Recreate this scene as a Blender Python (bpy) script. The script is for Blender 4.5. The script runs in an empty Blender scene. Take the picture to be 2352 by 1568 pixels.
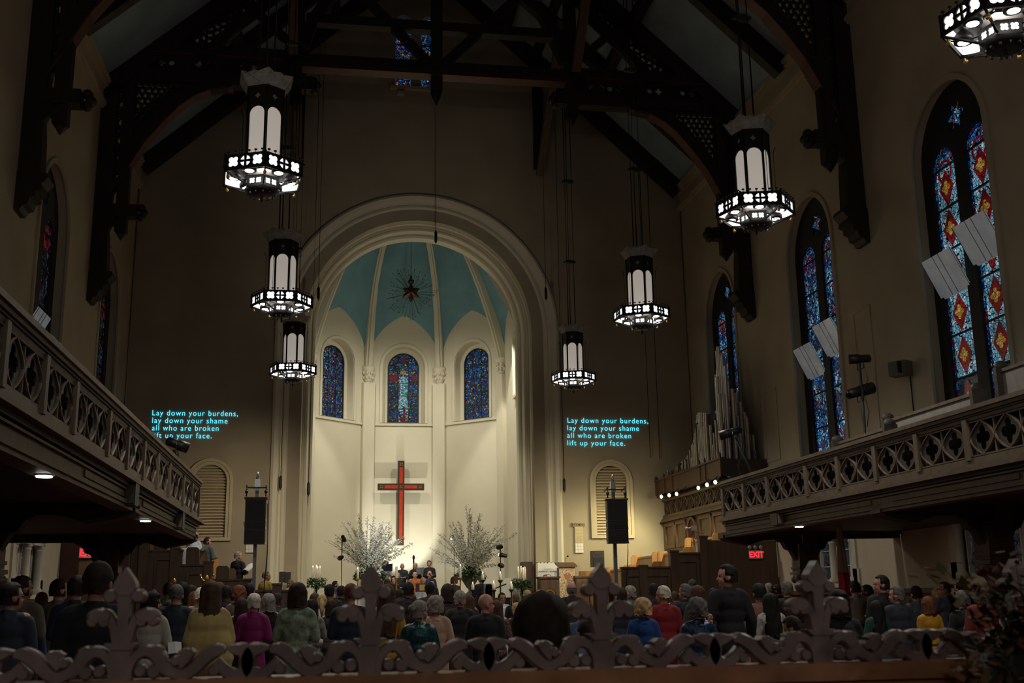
import bpy, bmesh, math, random
from mathutils import Vector, Matrix, noise
PI=math.pi
S=bpy.context.scene; C=S.collection
rnd=random.Random(7)
# ------------------------------------------------------------------ camera
H=1.5; FP=2554.5
yaw,pitch,roll=0.163088,0.227375,-0.0151918
cy_,sy_=math.cos(yaw),math.sin(yaw); cp_,sp_=math.cos(pitch),math.sin(pitch)
vf=Vector((sy_*cp_,cy_*cp_,sp_)); vr0=Vector((cy_,-sy_,0)); vu0=vr0.cross(vf)
cr_,sr_=math.cos(roll),math.sin(roll)
vr=cr_*vr0+sr_*vu0; vu=-sr_*vr0+cr_*vu0
cam=bpy.data.cameras.new('camera'); camo=bpy.data.objects.new('camera',cam); C.objects.link(camo)
cam.sensor_width=36; cam.lens=36*FP/2352; cam.clip_start=.05; cam.clip_end=200
m=Matrix((vr,vu,-vf)).transposed().to_4x4(); m.translation=Vector((0,0,H)); camo.matrix_world=m
cam.dof.use_dof=True; cam.dof.focus_distance=26; cam.dof.aperture_fstop=7.5
S.camera=camo
S.view_settings.view_transform='Standard'; S.view_settings.look='None'; S.view_settings.gamma=1
S.view_settings.use_curve_mapping=False
S.view_settings.exposure=0.0
# measuring helpers: a photograph pixel on a known plane of the building -> point
def ray(px,py):
    d=vf+(px-1176)/FP*vr-(py-784)/FP*vu
    return d/d.y
def P(px,py,Y): d=ray(px,py); return Vector((d.x*Y,Y,H+d.z*Y))
def PX(px,py,X): d=ray(px,py); k=X/d.x; return Vector((X,k,H+k*d.z))
# ------------------------------------------------------------------ world + lights
w=bpy.data.worlds.new('world'); S.world=w; w.use_nodes=True
w.node_tree.nodes['Background'].inputs[0].default_value=(.75,.8,1,1)
w.node_tree.nodes['Background'].inputs[1].default_value=.010
NX=2.96; HW=9.78; XL=NX-HW; XR=NX+HW
def spot(name,loc,to,power,size=60,blend=.5,col=(1,.86,.66),rad=.08):
    l=bpy.data.lights.new(name,'SPOT'); l.energy=power; l.spot_size=math.radians(size); l.spot_blend=blend
    l.color=col; l.shadow_soft_size=rad
    o=bpy.data.objects.new(name,l); C.objects.link(o); o.location=loc
    o.rotation_euler=(Vector(to)-Vector(loc)).to_track_quat('-Z','Y').to_euler(); return o
def point(name,loc,power,col=(1,.86,.66),rad=.1):
    l=bpy.data.lights.new(name,'POINT'); l.energy=power; l.color=col; l.shadow_soft_size=rad
    o=bpy.data.objects.new(name,l); C.objects.link(o); o.location=loc; return o
CH_W=520; CH_G=40; REAR=.45
for x_,y_,e_ in((-1.14,8.6,200),(-1.14,1.5,130),(7.06,3.0,150),(-1.14,-6,420),(7.06,-6,420)): point('nave_fill',(x_,y_,7.3 if y_>0 else 4.5),e_*REAR,(1,.93,.85),.3)  # unseen fill lights added to brighten the carved screen and crowd backs
WARM=(1,.82,.56); CREAM=(1,.93,.76); COOL=(.93,.96,1)
# spots hidden behind the chancel arch (they wash the apse and its piers)
spot('apse_spot',(-.2,39.8,12.6),(5.2,45,5),1150,95,.8,CREAM,.15)
spot('apse_spot',(6.1,39.8,12.6),(.6,45,5),1150,95,.8,CREAM,.15)
spot('apse_spot',(.3,40.2,12.9),(-1.0,43.2,5.5),900,44,.4,CREAM,.06)
spot('apse_spot',(5.6,40.2,12.9),(6.9,43.4,5.5),1100,44,.4,CREAM,.06)
spot('cross_uplight',(2.9,43.6,1.9),(2.86,46.3,4.3),620,58,.5,(1,.97,.85),.05)
spot('jamb_spot',(6.2,38.95,9.8),(-.8,38.9,4.2),420,40,.5,CREAM,.05)
spot('jamb_spot',(-.3,38.95,9.8),(6.75,39.6,4.2),300,34,.5,CREAM,.05)
spot('arch_wash',(3.0,26.5,6.5),(2.9,38,12.4),420,58,1,CREAM,.3)  # unseen wash added out in the nave to brighten the arch mouldings
spot('vault_uplight',(2.9,41.0,8.0),(2.9,44.5,16),120,120,1,CREAM,.5)
# stage lanterns on the galleries
spot('stage_spot',(-2.4,22.2,4.3),(3.2,41.5,2.3),1500,10,.6,COOL,.1)
spot('stage_spot',(9.2,20.2,5.6),(1.6,41,2.4),1700,10,.6,COOL,.1)
spot('stage_spot',(1.3,38.2,5.2),(3.0,41.5,2.4),230,60,.6,COOL,.1)  # unseen front light for the choir, in the arch opening, not on a gallery
# unseen soft fill, added to brighten the lower front wall
spot('front_wash',(-.4,31.6,5.6),(-2.9,38,3.2),520,80,1,WARM,.2)
spot('front_wash',(6.6,31.6,5.6),(8.8,38,3.2),420,80,1,WARM,.2)
for i,(sx,sy) in enumerate(((1519,1140),(1537,1137),(1554,1134),(1604,1120),(1624,1113),(1643,1107))):
    q=P(sx,sy,1.0); k=10.95/q.x; loc=Vector((10.95,k,H+(q.z-H)*k))
    spot('stall_spot',loc+Vector((-.12,0,-.1)),(9.4,37.6,2.6) if i<3 else (9.0,34,1.5),170,110,.8,(1,.88,.5),.04)
# ------------------------------------------------------------------ materials
MAT={}
def mat(name,col,rough=.6,metal=0,emit=None,es=0,nscale=None,namt=.25,bump=0,bscale=None,spec=.5,alpha=None,wood=False,trans=0):
    if name in MAT: return MAT[name]
    m=bpy.data.materials.new(name); m.use_nodes=True; nt=m.node_tree; b=nt.nodes['Principled BSDF']
    b.inputs['Base Color'].default_value=(*col,1); b.inputs['Roughness'].default_value=rough
    b.inputs['Metallic'].default_value=metal; b.inputs['Specular IOR Level'].default_value=spec
    if trans: b.inputs['Transmission Weight'].default_value=trans
    if emit: b.inputs['Emission Color'].default_value=(*emit,1); b.inputs['Emission Strength'].default_value=es
    if nscale:
        tc=nt.nodes.new('ShaderNodeTexCoord'); mp=nt.nodes.new('ShaderNodeMapping'); n=nt.nodes.new('ShaderNodeTexNoise')
        n.inputs['Scale'].default_value=nscale; n.inputs['Detail'].default_value=5
        if wood: mp.inputs['Scale'].default_value=(1,1,.12)
        nt.links.new(tc.outputs['Object'],mp.inputs[0]); nt.links.new(mp.outputs[0],n.inputs[0])
        r=nt.nodes.new('ShaderNodeValToRGB'); r.color_ramp.elements[0].position=.3; r.color_ramp.elements[1].position=.72
        r.color_ramp.elements[0].color=(*[c*(1-namt) for c in col],1); r.color_ramp.elements[1].color=(*[min(1,c*(1+namt)) for c in col],1)
        nt.links.new(n.outputs[0],r.inputs[0]); nt.links.new(r.outputs[0],b.inputs['Base Color'])
        if bump:
            bp=nt.nodes.new('ShaderNodeBump'); bp.inputs['Strength'].default_value=bump
            if bscale:
                n2=nt.nodes.new('ShaderNodeTexNoise'); n2.inputs['Scale'].default_value=bscale; nt.links.new(mp.outputs[0],n2.inputs[0]); nt.links.new(n2.outputs[0],bp.inputs['Height'])
            else: nt.links.new(n.outputs[0],bp.inputs['Height'])
            nt.links.new(bp.outputs[0],b.inputs['Normal'])
    MAT[name]=m; return m
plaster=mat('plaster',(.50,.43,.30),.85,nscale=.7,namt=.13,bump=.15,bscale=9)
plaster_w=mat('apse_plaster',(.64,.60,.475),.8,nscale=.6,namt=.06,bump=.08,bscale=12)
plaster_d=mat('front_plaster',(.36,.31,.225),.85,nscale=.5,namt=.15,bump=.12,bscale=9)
stone_l=mat('pale_stone',(.50,.46,.38),.7,nscale=3,namt=.12,bump=.1)
vaultblue=mat('vault_blue',(.15,.30,.36),.8,nscale=1.2,namt=.12)
ceilblue=mat('ceiling_blue',(.30,.42,.50),.8,nscale=1.0,namt=.2)
oak_dark=mat('dark_oak',(.022,.014,.010),.6,nscale=6,namt=.4,bump=.15,wood=True)
oak_red=mat('red_chamfer',(.10,.022,.012),.5,nscale=6,namt=.3)
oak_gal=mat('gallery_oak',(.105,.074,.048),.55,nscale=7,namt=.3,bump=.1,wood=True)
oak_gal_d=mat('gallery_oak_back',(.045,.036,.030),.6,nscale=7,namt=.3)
oak_mid=mat('stall_oak',(.115,.066,.035),.5,nscale=8,namt=.3,bump=.08,wood=True)
oak_light=mat('honey_oak',(.36,.18,.06),.45,nscale=8,namt=.25,wood=True)
oak_pale=mat('pale_oak',(.33,.24,.14),.5,nscale=8,namt=.2,wood=True)
screenwood=mat('carved_wood',(.20,.14,.125),.38,nscale=12,namt=.35,bump=.12,bscale=25)
ledgewood=mat('ledge_wood',(.34,.15,.07),.35,nscale=10,namt=.35,bump=.08)
black=mat('black_paint',(.010,.010,.011),.5); black_g=mat('black_grille',(.012,.013,.015),.8,nscale=60,namt=.5)
iron=mat('wrought_iron',(.016,.014,.013),.45,metal=.4)
steel=mat('bright_steel',(.55,.58,.6),.3,metal=1,nscale=5,namt=.1)
pipe_m=mat('pipe_metal',(.62,.60,.56),.32,metal=.75,nscale=4,namt=.25); pipe_d=mat('pipe_wood',(.10,.075,.05),.6,nscale=5,namt=.3)
gold=mat('gilt',(.65,.42,.12),.35,metal=.9)
white=mat('white_paper',(.75,.75,.72),.7); white_c=mat('white_cloth',(.72,.74,.78),.8,nscale=6,namt=.08)
cable=mat('cable',(.008,.008,.008),.6)
leadm=mat('lead',(.006,.006,.008),.6)
bulb=mat('bulb',(1,1,1),.4,emit=(1,.97,.9),es=14)
diff=mat('opal_glass',(.78,.70,.62),.5,emit=(1,.90,.78),es=.28)
piercelit=mat('lit_opal',(.9,.88,.84),.5,emit=(.95,.97,1),es=1.15)
warmbulb=mat('warm_bulb',(1,1,.8),.4,emit=(1,.86,.42),es=14)
flame=mat('flame',(1,.8,.4),.4,emit=(1,.62,.25),es=6)
wax=mat('wax',(.78,.72,.58),.5,emit=(1,.85,.6),es=.05)
redled=mat('red_led',(.8,.02,.02),.4,emit=(1,.02,.03),es=2.0)
cyan_l=mat('projected_light',(.3,.6,.7),.9,emit=(.16,.62,.72),es=.75)  # letters glow by themselves in place of projector light on the wall
leafm=mat('leaf_green',(.035,.10,.028),.5,nscale=9,namt=.5); leafw=mat('white_petal',(.62,.62,.56),.7,nscale=9,namt=.2)
twig=mat('twig',(.075,.052,.03),.8); blossom=mat('blossom',(.66,.66,.58),.8,nscale=14,namt=.35)
crossred=mat('cross_red',(.42,.035,.012),.4,nscale=6,namt=.2); crossbr=mat('cross_brown',(.045,.022,.014),.5)
skins=[mat('skin_fair',(.50,.26,.18),.55),mat('skin_pink',(.46,.22,.16),.55),mat('skin_tan',(.33,.17,.10),.55),mat('skin_brown',(.11,.05,.03),.5)]
eyem=mat('eye',(.03,.02,.015),.3); lipm=mat('lip',(.26,.06,.05),.5)
def glassmat(name,cols,scale,es,lead=.06):
    m=bpy.data.materials.new(name); m.use_nodes=True; nt=m.node_tree; nt.nodes.clear()
    o=nt.nodes.new('ShaderNodeOutputMaterial'); b=nt.nodes.new('ShaderNodeBsdfPrincipled'); nt.links.new(b.outputs[0],o.inputs[0])
    b.inputs['Roughness'].default_value=.25; b.inputs['Base Color'].default_value=(.01,.015,.02,1)
    tc=nt.nodes.new('ShaderNodeTexCoord')
    v=nt.nodes.new('ShaderNodeTexVoronoi'); v.inputs['Scale'].default_value=scale; nt.links.new(tc.outputs['Object'],v.inputs[0])
    e=nt.nodes.new('ShaderNodeTexVoronoi'); e.feature='DISTANCE_TO_EDGE'; e.inputs['Scale'].default_value=scale; nt.links.new(tc.outputs['Object'],e.inputs[0])
    sp=nt.nodes.new('ShaderNodeSeparateColor'); nt.links.new(v.outputs['Color'],sp.inputs[0])
    r=nt.nodes.new('ShaderNodeValToRGB'); r.color_ramp.interpolation='CONSTANT'
    el=r.color_ramp.elements; el[0].position=0; el[0].color=(*cols[0],1); el[1].position=1/len(cols); el[1].color=(*cols[1],1)
    for i,c in enumerate(cols[2:],2):
        x=el.new(i/len(cols)); x.color=(*c,1)
    nt.links.new(sp.outputs[0],r.inputs[0])
    n=nt.nodes.new('ShaderNodeTexNoise'); n.inputs['Scale'].default_value=1.3; n.inputs['Detail'].default_value=3; nt.links.new(tc.outputs['Object'],n.inputs[0])
    st=nt.nodes.new('ShaderNodeMath'); st.operation='GREATER_THAN'; st.inputs[1].default_value=lead; nt.links.new(e.outputs['Distance'],st.inputs[0])
    mu=nt.nodes.new('ShaderNodeMath'); mu.operation='MULTIPLY'; nt.links.new(st.outputs[0],mu.inputs[0]); 
    mr=nt.nodes.new('ShaderNodeMapRange'); mr.inputs[1].default_value=.3; mr.inputs[2].default_value=.7; mr.inputs[3].default_value=es*.35; mr.inputs[4].default_value=es*1.4
    nt.links.new(n.outputs[0],mr.inputs[0]); nt.links.new(mr.outputs[0],mu.inputs[1])
    nt.links.new(r.outputs[0],b.inputs['Emission Color']); nt.links.new(mu.outputs[0],b.inputs['Emission Strength'])
    MAT[name]=m; return m
LB=(.16,.42,.55);MB_=(.02,.14,.42);DB=(.005,.02,.16);RD=(.35,.01,.01);YE=(.55,.34,.05);GR=(.02,.2,.12);WH=(.5,.65,.7);BK=(.004,.004,.008);VI=(.12,.01,.1)
g_pale=glassmat('glass_pale_blue',[LB,WH,LB,(.1,.3,.5),LB,(.25,.5,.6)],13,.62,.07)
g_mix=glassmat('glass_blue_mix',[LB,MB_,(.05,.3,.5),DB,LB,MB_,WH,MB_,(.25,.03,.05)],13,.50,.09)
g_border=glassmat('glass_border',[MB_,(.2,.01,.04),MB_,DB,LB,MB_,DB],15,.36,.08)
g_red=glassmat('glass_red',[(.28,.005,.01),(.18,.0,.02),(.3,.02,.01)],20,.40,.05)
g_yel=glassmat('glass_yellow',[YE,(.6,.4,.1),(.4,.2,.02)],16,.50,.05)
g_dark=glassmat('glass_dim',[(.03,.05,.07),(.02,.03,.05),(.05,.07,.08),(.03,.04,.03)],9,.35,.04)
g_dusk=glassmat('glass_dusk',[(.02,.05,.12),BK,(.08,.01,.01),BK,(.04,.12,.2),BK],11,.35,.09)
g_deep=glassmat('glass_deep_mosaic',[MB_,DB,(.01,.06,.3),BK,GR,MB_,(.05,.25,.5),RD,DB,MB_,YE,DB],15,.55,.11)
g_fig=glassmat('glass_figure',[(.3,.5,.5),MB_,WH,GR,DB,LB,YE,DB],15,.55,.09)
# ------------------------------------------------------------------ mesh builder
def basis(d):
    d=d.normalized(); a=Vector((0,0,1)) if abs(d.z)<.95 else Vector((1,0,0))
    x=d.cross(a).normalized(); return x,x.cross(d).normalized()
class MB:
    def __init__(s): s.v=[]; s.f=[]; s.sm=[]; s.mi=[]; s.cur=0
    def add(s,vs,fs,smooth=False,M=None):
        o=len(s.v)
        for p in vs:
            p=Vector(p); s.v.append(M@p if M else p)
        for f in fs: s.f.append([i+o for i in f]); s.sm.append(smooth); s.mi.append(s.cur)
        return s
    def box(s,c,d,M=None,rz=0):
        x,y,z=[q/2 for q in d]; c=Vector(c)
        vs=[Vector((a*x,b*y,e*z)) for a in(-1,1) for b in(-1,1) for e in(-1,1)]
        if rz: R=Matrix.Rotation(rz,3,'Z'); vs=[R@v for v in vs]
        return s.add([v+c for v in vs],[(0,1,3,2),(4,6,7,5),(0,4,5,1),(2,3,7,6),(0,2,6,4),(1,5,7,3)],False,M)
    def bb(s,x0,x1,y0,y1,z0,z1,M=None): return s.box(((x0+x1)/2,(y0+y1)/2,(z0+z1)/2),(abs(x1-x0),abs(y1-y0),abs(z1-z0)),M)
    def bar(s,a,b,w,d,up=None,M=None):
        a=Vector(a);b=Vector(b);t=(b-a).normalized(); u=Vector(up) if up else (Vector((0,1,0)) if abs(t.y)<.9 else Vector((0,0,1)))
        x=t.cross(u).normalized(); y=x.cross(t)
        vs=[p+x*i*w/2+y*j*d/2 for p in(a,b) for i,j in((-1,-1),(1,-1),(1,1),(-1,1))]
        return s.add(vs,[(0,1,2,3),(7,6,5,4),(0,4,5,1),(1,5,6,2),(2,6,7,3),(3,7,4,0)],False,M)
    def tube(s,pts,r,n=6,cap=True,M=None,smooth=True):
        pts=[Vector(p) for p in pts]; R=r if isinstance(r,(list,tuple)) else [r]*len(pts)
        vs=[];fs=[]
        for i,p in enumerate(pts):
            d=(pts[min(i+1,len(pts)-1)]-pts[max(i-1,0)])
            if i==0: x,y=basis(d)
            else:
                d=d.normalized(); x=(x-d*x.dot(d)).normalized(); y=x.cross(d)*-1
            for k in range(n):
                a=2*PI*k/n; vs.append(p+(x*math.cos(a)+y*math.sin(a))*R[i])
        for i in range(len(pts)-1):
            for k in range(n): fs.append((i*n+k,i*n+(k+1)%n,(i+1)*n+(k+1)%n,(i+1)*n+k))
        if cap: fs.append(tuple(range(n-1,-1,-1))); fs.append(tuple((len(pts)-1)*n+k for k in range(n)))
        return s.add(vs,fs,smooth,M)
    def lathe(s,prof,n=16,c=(0,0,0),M=None,smooth=True,a0=0):
        c=Vector(c); vs=[];fs=[]
        for r,z in prof:
            for k in range(n):
                a=2*PI*k/n+a0; vs.append(c+Vector((r*math.cos(a),r*math.sin(a),z)))
        for i in range(len(prof)-1):
            for k in range(n): fs.append((i*n+k,i*n+(k+1)%n,(i+1)*n+(k+1)%n,(i+1)*n+k))
        fs.append(tuple(range(n-1,-1,-1))); fs.append(tuple((len(prof)-1)*n+k for k in range(n)))
        return s.add(vs,fs,smooth,M)
    def ell(s,c,r,n=12,m_=8,M=None,R=None):
        c=Vector(c); vs=[];fs=[]
        for i in range(m_+1):
            t=PI*i/m_
            for k in range(n):
                a=2*PI*k/n; v=Vector((r[0]*math.sin(t)*math.cos(a),r[1]*math.sin(t)*math.sin(a),-r[2]*math.cos(t)))
                vs.append(c+(R@v if R else v))
        for i in range(m_):
            for k in range(n): fs.append((i*n+k,i*n+(k+1)%n,(i+1)*n+(k+1)%n,(i+1)*n+k))
        return s.add(vs,fs,True,M)
    def cap(s,a,b,r0,r1,n=12):
        a=Vector(a);b=Vector(b);d=(b-a).normalized()
        pts=[a-d*r0*.95,a-d*r0*.6,a,b,b+d*r1*.6,b+d*r1*.95]; return s.tube(pts,[r0*.3,r0*.8,r0,r1,r1*.8,r1*.3],n)
    def poly(s,pts,y0,y1,f=None):
        """prism: 2D outline extruded; f maps (a,b,c) to xyz"""
        f=f or (lambda a,b,c:(a,c,b)); n=len(pts)
        vs=[f(a,b,y0) for a,b in pts]+[f(a,b,y1) for a,b in pts]
        fs=[tuple(range(n)),tuple(range(2*n-1,n-1,-1))]+[(i,i+n,(i+1)%n+n,(i+1)%n) for i in range(n)]
        return s.add(vs,fs)
    def mesh(s,me,M=None,f=None):
        o=len(s.v)
        for v in me.vertices:
            p=v.co.copy()
            if f: p=Vector(f(p.x,p.y,p.z))
            if M: p=M@p
            s.v.append(p)
        for p in me.polygons: s.f.append([i+o for i in p.vertices]); s.sm.append(p.use_smooth); s.mi.append(s.cur)
        return s
    def build(s,name,mats,parent=None,local=False):
        me=bpy.data.meshes.new(name)
        off=Vector((0,0,0)) if (local or parent is None) else parent_off(parent)
        me.from_pydata([tuple(v-off) for v in s.v],[],s.f)
        if not isinstance(mats,(list,tuple)): mats=[mats]
        for m_ in mats: me.materials.append(m_)
        me.polygons.foreach_set('use_smooth',s.sm); me.polygons.foreach_set('material_index',s.mi); me.update()
        return link(name,me,parent)
def link(name,me,parent=None):
    o=bpy.data.objects.new(name,me); C.objects.link(o)
    if parent: o.parent=parent
    return o
def parent_off(p):
    v=Vector((0,0,0))
    while p: v+=p.location; p=p.parent
    return v
def thing(name,label,cat,loc=(0,0,0),rz=0,group=None):
    o=bpy.data.objects.new(name,None); C.objects.link(o); o.location=loc; o.rotation_euler=(0,0,rz)
    o.empty_display_size=.1
    tag(o,label,cat,group); return o
def tag(o,label,cat,group=None):
    o['label']=label; o['category']=cat
    if group: o['group']=group
    return o
def struct(o): o['kind']='structure'; return o
def stuff(o): o['kind']='stuff'; return o
def dup(root,loc,rz=0,label=None,group=None):
    r=root.copy(); C.objects.link(r); r.location=loc; r.rotation_euler=(0,0,rz)
    if label: r['label']=label
    if group: r['group']=group
    for ch in [o for o in bpy.data.objects if o.parent==root]: duptree(ch,r)
    return r
def duptree(ch,par):
    c=ch.copy(); C.objects.link(c); c.parent=par
    for g in list(ch.children): duptree(g,c)
    return c
def shape2d(loops,half,bev=0):
    cu=bpy.data.curves.new('t','CURVE'); cu.dimensions='2D'; cu.fill_mode='BOTH'; cu.extrude=half; cu.bevel_depth=bev
    for L in loops:
        sp=cu.splines.new('POLY'); sp.points.add(len(L)-1); sp.use_cyclic_u=True
        for i,p in enumerate(L): sp.points[i].co=(p[0],p[1],0,1)
    o=bpy.data.objects.new('t',cu); C.objects.link(o); dg=bpy.context.evaluated_depsgraph_get()
    me=bpy.data.meshes.new_from_object(o.evaluated_get(dg)); bpy.data.objects.remove(o); bpy.data.curves.remove(cu); return me
def text2d(txt,size,half=.004,align='LEFT',spacing=1.0,bold=0):
    cu=bpy.data.curves.new('t','FONT'); cu.body=txt; cu.size=size; cu.extrude=half; cu.align_x=align; cu.space_character=spacing; cu.offset=bold
    o=bpy.data.objects.new('t',cu); C.objects.link(o); dg=bpy.context.evaluated_depsgraph_get()
    me=bpy.data.meshes.new_from_object(o.evaluated_get(dg)); bpy.data.objects.remove(o); bpy.data.curves.remove(cu); return me
def circ(cx,cy,r,n=16,a0=0): return [(cx+r*math.cos(2*PI*k/n+a0),cy+r*math.sin(2*PI*k/n+a0)) for k in range(n)]
def foil(cx,cy,r,k=4,n=24,rot=0,depth=.42):
    return [(cx+r*(1-depth+depth*abs(math.cos(k*(2*PI*i/n)/2+rot)))*math.cos(2*PI*i/n),cy+r*(1-depth+depth*abs(math.cos(k*(2*PI*i/n)/2+rot)))*math.sin(2*PI*i/n)) for i in range(n)]
def archloop(cx,w,z0,zs,n=16,top=None):
    """round- or pointed-headed outline, half width w, springing zs"""
    if top is None: hd=[(cx+w*math.cos(PI*k/n),zs+w*math.sin(PI*k/n)) for k in range(n+1)]
    else:
        h=top-zs; hd=[]
        R=(w*w+h*h)/(2*w); 
        am=math.atan2(h,R-w) 
        for k in range(n//2+1): a=am*k/(n//2); hd.append((cx+w-R+R*math.cos(a),zs+R*math.sin(a)))
        hd+= [(2*cx-x,z) for x,z in hd[-2::-1]]
    return [(cx-w,z0),(cx+w,z0)]+hd
FXZ=lambda a,b,c:(a,c,b)
def fyz(X,sg=1): return lambda a,b,c:(X+c*sg,a,b)
def sweep(mb,path,prof,fr,closed=False,smooth=False):
    """path: list of frames index; fr(i,(r,d))->xyz"""
    n=len(prof); vs=[fr(i,p) for i in range(path) for p in prof]; fs=[]
    for i in range(path-1):
        for k in range(n-1): fs.append((i*n+k,i*n+k+1,(i+1)*n+k+1,(i+1)*n+k))
    mb.add(vs,fs,smooth); return mb
def stroke(mb,pts,ws,y0,y1,f=None,sub=5):
    """tapering flat ribbon through pts (Catmull-Rom), extruded"""
    P_=[];W=[]
    n=len(pts)
    for i in range(n-1):
        p0=pts[max(i-1,0)];p1=pts[i];p2=pts[i+1];p3=pts[min(i+2,n-1)]
        for k in range(sub):
            t=k/sub
            P_.append(tuple(.5*((2*p1[j])+(-p0[j]+p2[j])*t+(2*p0[j]-5*p1[j]+4*p2[j]-p3[j])*t*t+(-p0[j]+3*p1[j]-3*p2[j]+p3[j])*t**3) for j in(0,1)))
            W.append(ws[i]*(1-t)+ws[i+1]*t)
    P_.append(pts[-1]);W.append(ws[-1])
    L=[];R=[]
    for i,p in enumerate(P_):
        a=P_[max(i-1,0)];b=P_[min(i+1,len(P_)-1)];dx,dy=b[0]-a[0],b[1]-a[1];l=math.hypot(dx,dy) or 1
        nx,ny=-dy/l*W[i]/2,dx/l*W[i]/2; L.append((p[0]+nx,p[1]+ny));R.append((p[0]-nx,p[1]-ny))
    f=f or FXZ; m_=len(P_); ye=(y1-y0)*.22
    vs=[];fs=[]
    for i in range(m_):
        cx_,cz=(L[i][0]+R[i][0])/2,(L[i][1]+R[i][1])/2
        def inn(q): return (cx_+(q[0]-cx_)*.72,cz+(q[1]-cz)*.72)
        vs+=[f(*inn(L[i]),y0),f(*L[i],y0+ye),f(*L[i],y1-ye),f(*inn(L[i]),y1),f(*inn(R[i]),y1),f(*R[i],y1-ye),f(*R[i],y0+ye),f(*inn(R[i]),y0)]
    for i in range(m_-1):
        for k in range(8): fs.append((i*8+k,i*8+(k+1)%8,(i+1)*8+(k+1)%8,(i+1)*8+k))
    fs.append(tuple(range(8)));fs.append(tuple((m_-1)*8+k for k in range(7,-1,-1)))
    mb.add(vs,fs)
def blob(mb,cx,cz,rx,rz,y0,y1,f=None,n=18):
    f=f or FXZ; vs=[];ye=(y1-y0)*.22
    for y,s in((y0,.75),(y0+ye,1),(y1-ye,1),(y1,.75)):
        vs+=[f(cx+rx*s*math.cos(2*PI*k/n),cz+rz*s*math.sin(2*PI*k/n),y) for k in range(n)]
    fs=[tuple(range(n)),tuple(range(4*n-1,3*n-1,-1))]
    for i in range(3):
        for k in range(n): fs.append((i*n+k,i*n+(k+1)%n,(i+1)*n+(k+1)%n,(i+1)*n+k))
    mb.add(vs,fs)
#@@STRUCTURE
# ------------------------------------------------------------------ structure
fl=MB(); fl.bb(XL,XR,-3,32,-.2,0); floor=struct(fl.build('floor',mat('floor_carpet',(.10,.03,.025),.9,nscale=8)))
fl=MB(); fl.bb(XL,XR,32,39.8,-.2,.55); struct(fl.build('floor',mat('chancel_stone',(.30,.27,.22),.6,nscale=4)))
fl=MB(); fl.bb(XL,XR,39.8,47.2,-.2,1.2); struct(fl.build('floor',MAT['chancel_stone']))
GZ=25.5
# front wall with arch, gable window and louvre openings
LV=[(-3.93,.60),(9.68,.62)]
arch=[(NX-4.0,-.2)]+[(NX-4.0*math.cos(PI*k/32),10.8+4.0*math.sin(PI*k/32)) for k in range(33)]+[(NX+4.0,-.2)]
outer=[(XL-.9,-.2)]+[(XL-.9,16.5),(NX,GZ),(XR+.9,16.5),(XR+.9,-.2)]
loop=outer[:1]+outer[1:][:]  # clockwise
loops=[[(XL-.9,-.2),(XL-.9,16.2),(NX,GZ),(XR+.9,16.2),(XR+.9,-.2)]+arch[::-1]]
for cx,wd in LV: loops.append(archloop(cx,wd,3.6,5.45))
gwz=20.0
for dx in (-.36,.60): loops.append(archloop(NX-.27+dx,.30,gwz,22.6))
me=shape2d(loops,.25); mb=MB(); mb.mesh(me,f=lambda a,b,c:(a,38.25+c,b))
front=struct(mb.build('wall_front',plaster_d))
for i,(cx,wd) in enumerate(LV):
    t=thing('louvre_window','round-headed louvred window on the front wall '+('left' if i==0 else 'right')+' of the chancel arch','window',(cx,37.95,3.6))
    fr=MB()
    for (rr,d0,d1) in((wd+.14,-.04,.05),(wd+.03,.0,.2)):
        L=archloop(cx,rr,3.5,5.45); I=archloop(cx,rr-.09,3.6,5.45)
        fr.mesh(shape2d([L,I],.04,.008),f=lambda a,b,c,d0=d0:(a,37.98+d0+c,b))
    fr.build('frame',plaster,t)
    bk=MB(); bk.bb(cx-wd,cx+wd,38.4,38.45,3.5,6.2); bk.build('backing',oak_gal_d,t)
    z=3.66
    sl=None
    while z<5.45+wd-.08:
        hw_=wd-.03 if z<5.45 else math.sqrt(max(.01,wd*wd-(z-5.45)**2))-.03
        q=MB(); q.add([(cx-hw_,38.05,z-.02),(cx+hw_,38.05,z-.02),(cx+hw_,38.22,z+.06),(cx-hw_,38.22,z+.06),(cx-hw_,38.05,z),(cx+hw_,38.05,z),(cx+hw_,38.22,z+.08),(cx-hw_,38.22,z+.08)],[(0,1,2,3),(4,5,6,7),(0,1,5,4),(2,3,7,6),(0,3,7,4),(1,2,6,5)])
        q.build('slat',mat('slat_cream',(.66,.56,.38),.7),t); z+=.098
gw=MB()
for dx in (-.36,.60):
    gw.mesh(shape2d([archloop(NX-.27+dx,.30,gwz,22.6)],.01),f=lambda a,b,c:(a,38.3+c,b))
w1=struct(MB().build('window_1',leadm)); 
gw.build('glass_panel',g_deep,w1)
q=MB()
for dx in (-.36,.60):
    for z in (20.6,21.2,21.8,22.4): q.bb(NX-.27+dx-.3,NX-.27+dx+.3,38.26,38.3,z-.02,z+.02)
q.build('saddle_bar',leadm,w1)
q=MB(); q.bb(NX-1.1,NX+.75,37.85,38.02,gwz-.16,gwz-.04); q.bb(NX-.85,NX-.6,37.8,38,gwz-.4,gwz-.28); q.build('sill',plaster,w1)
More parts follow.
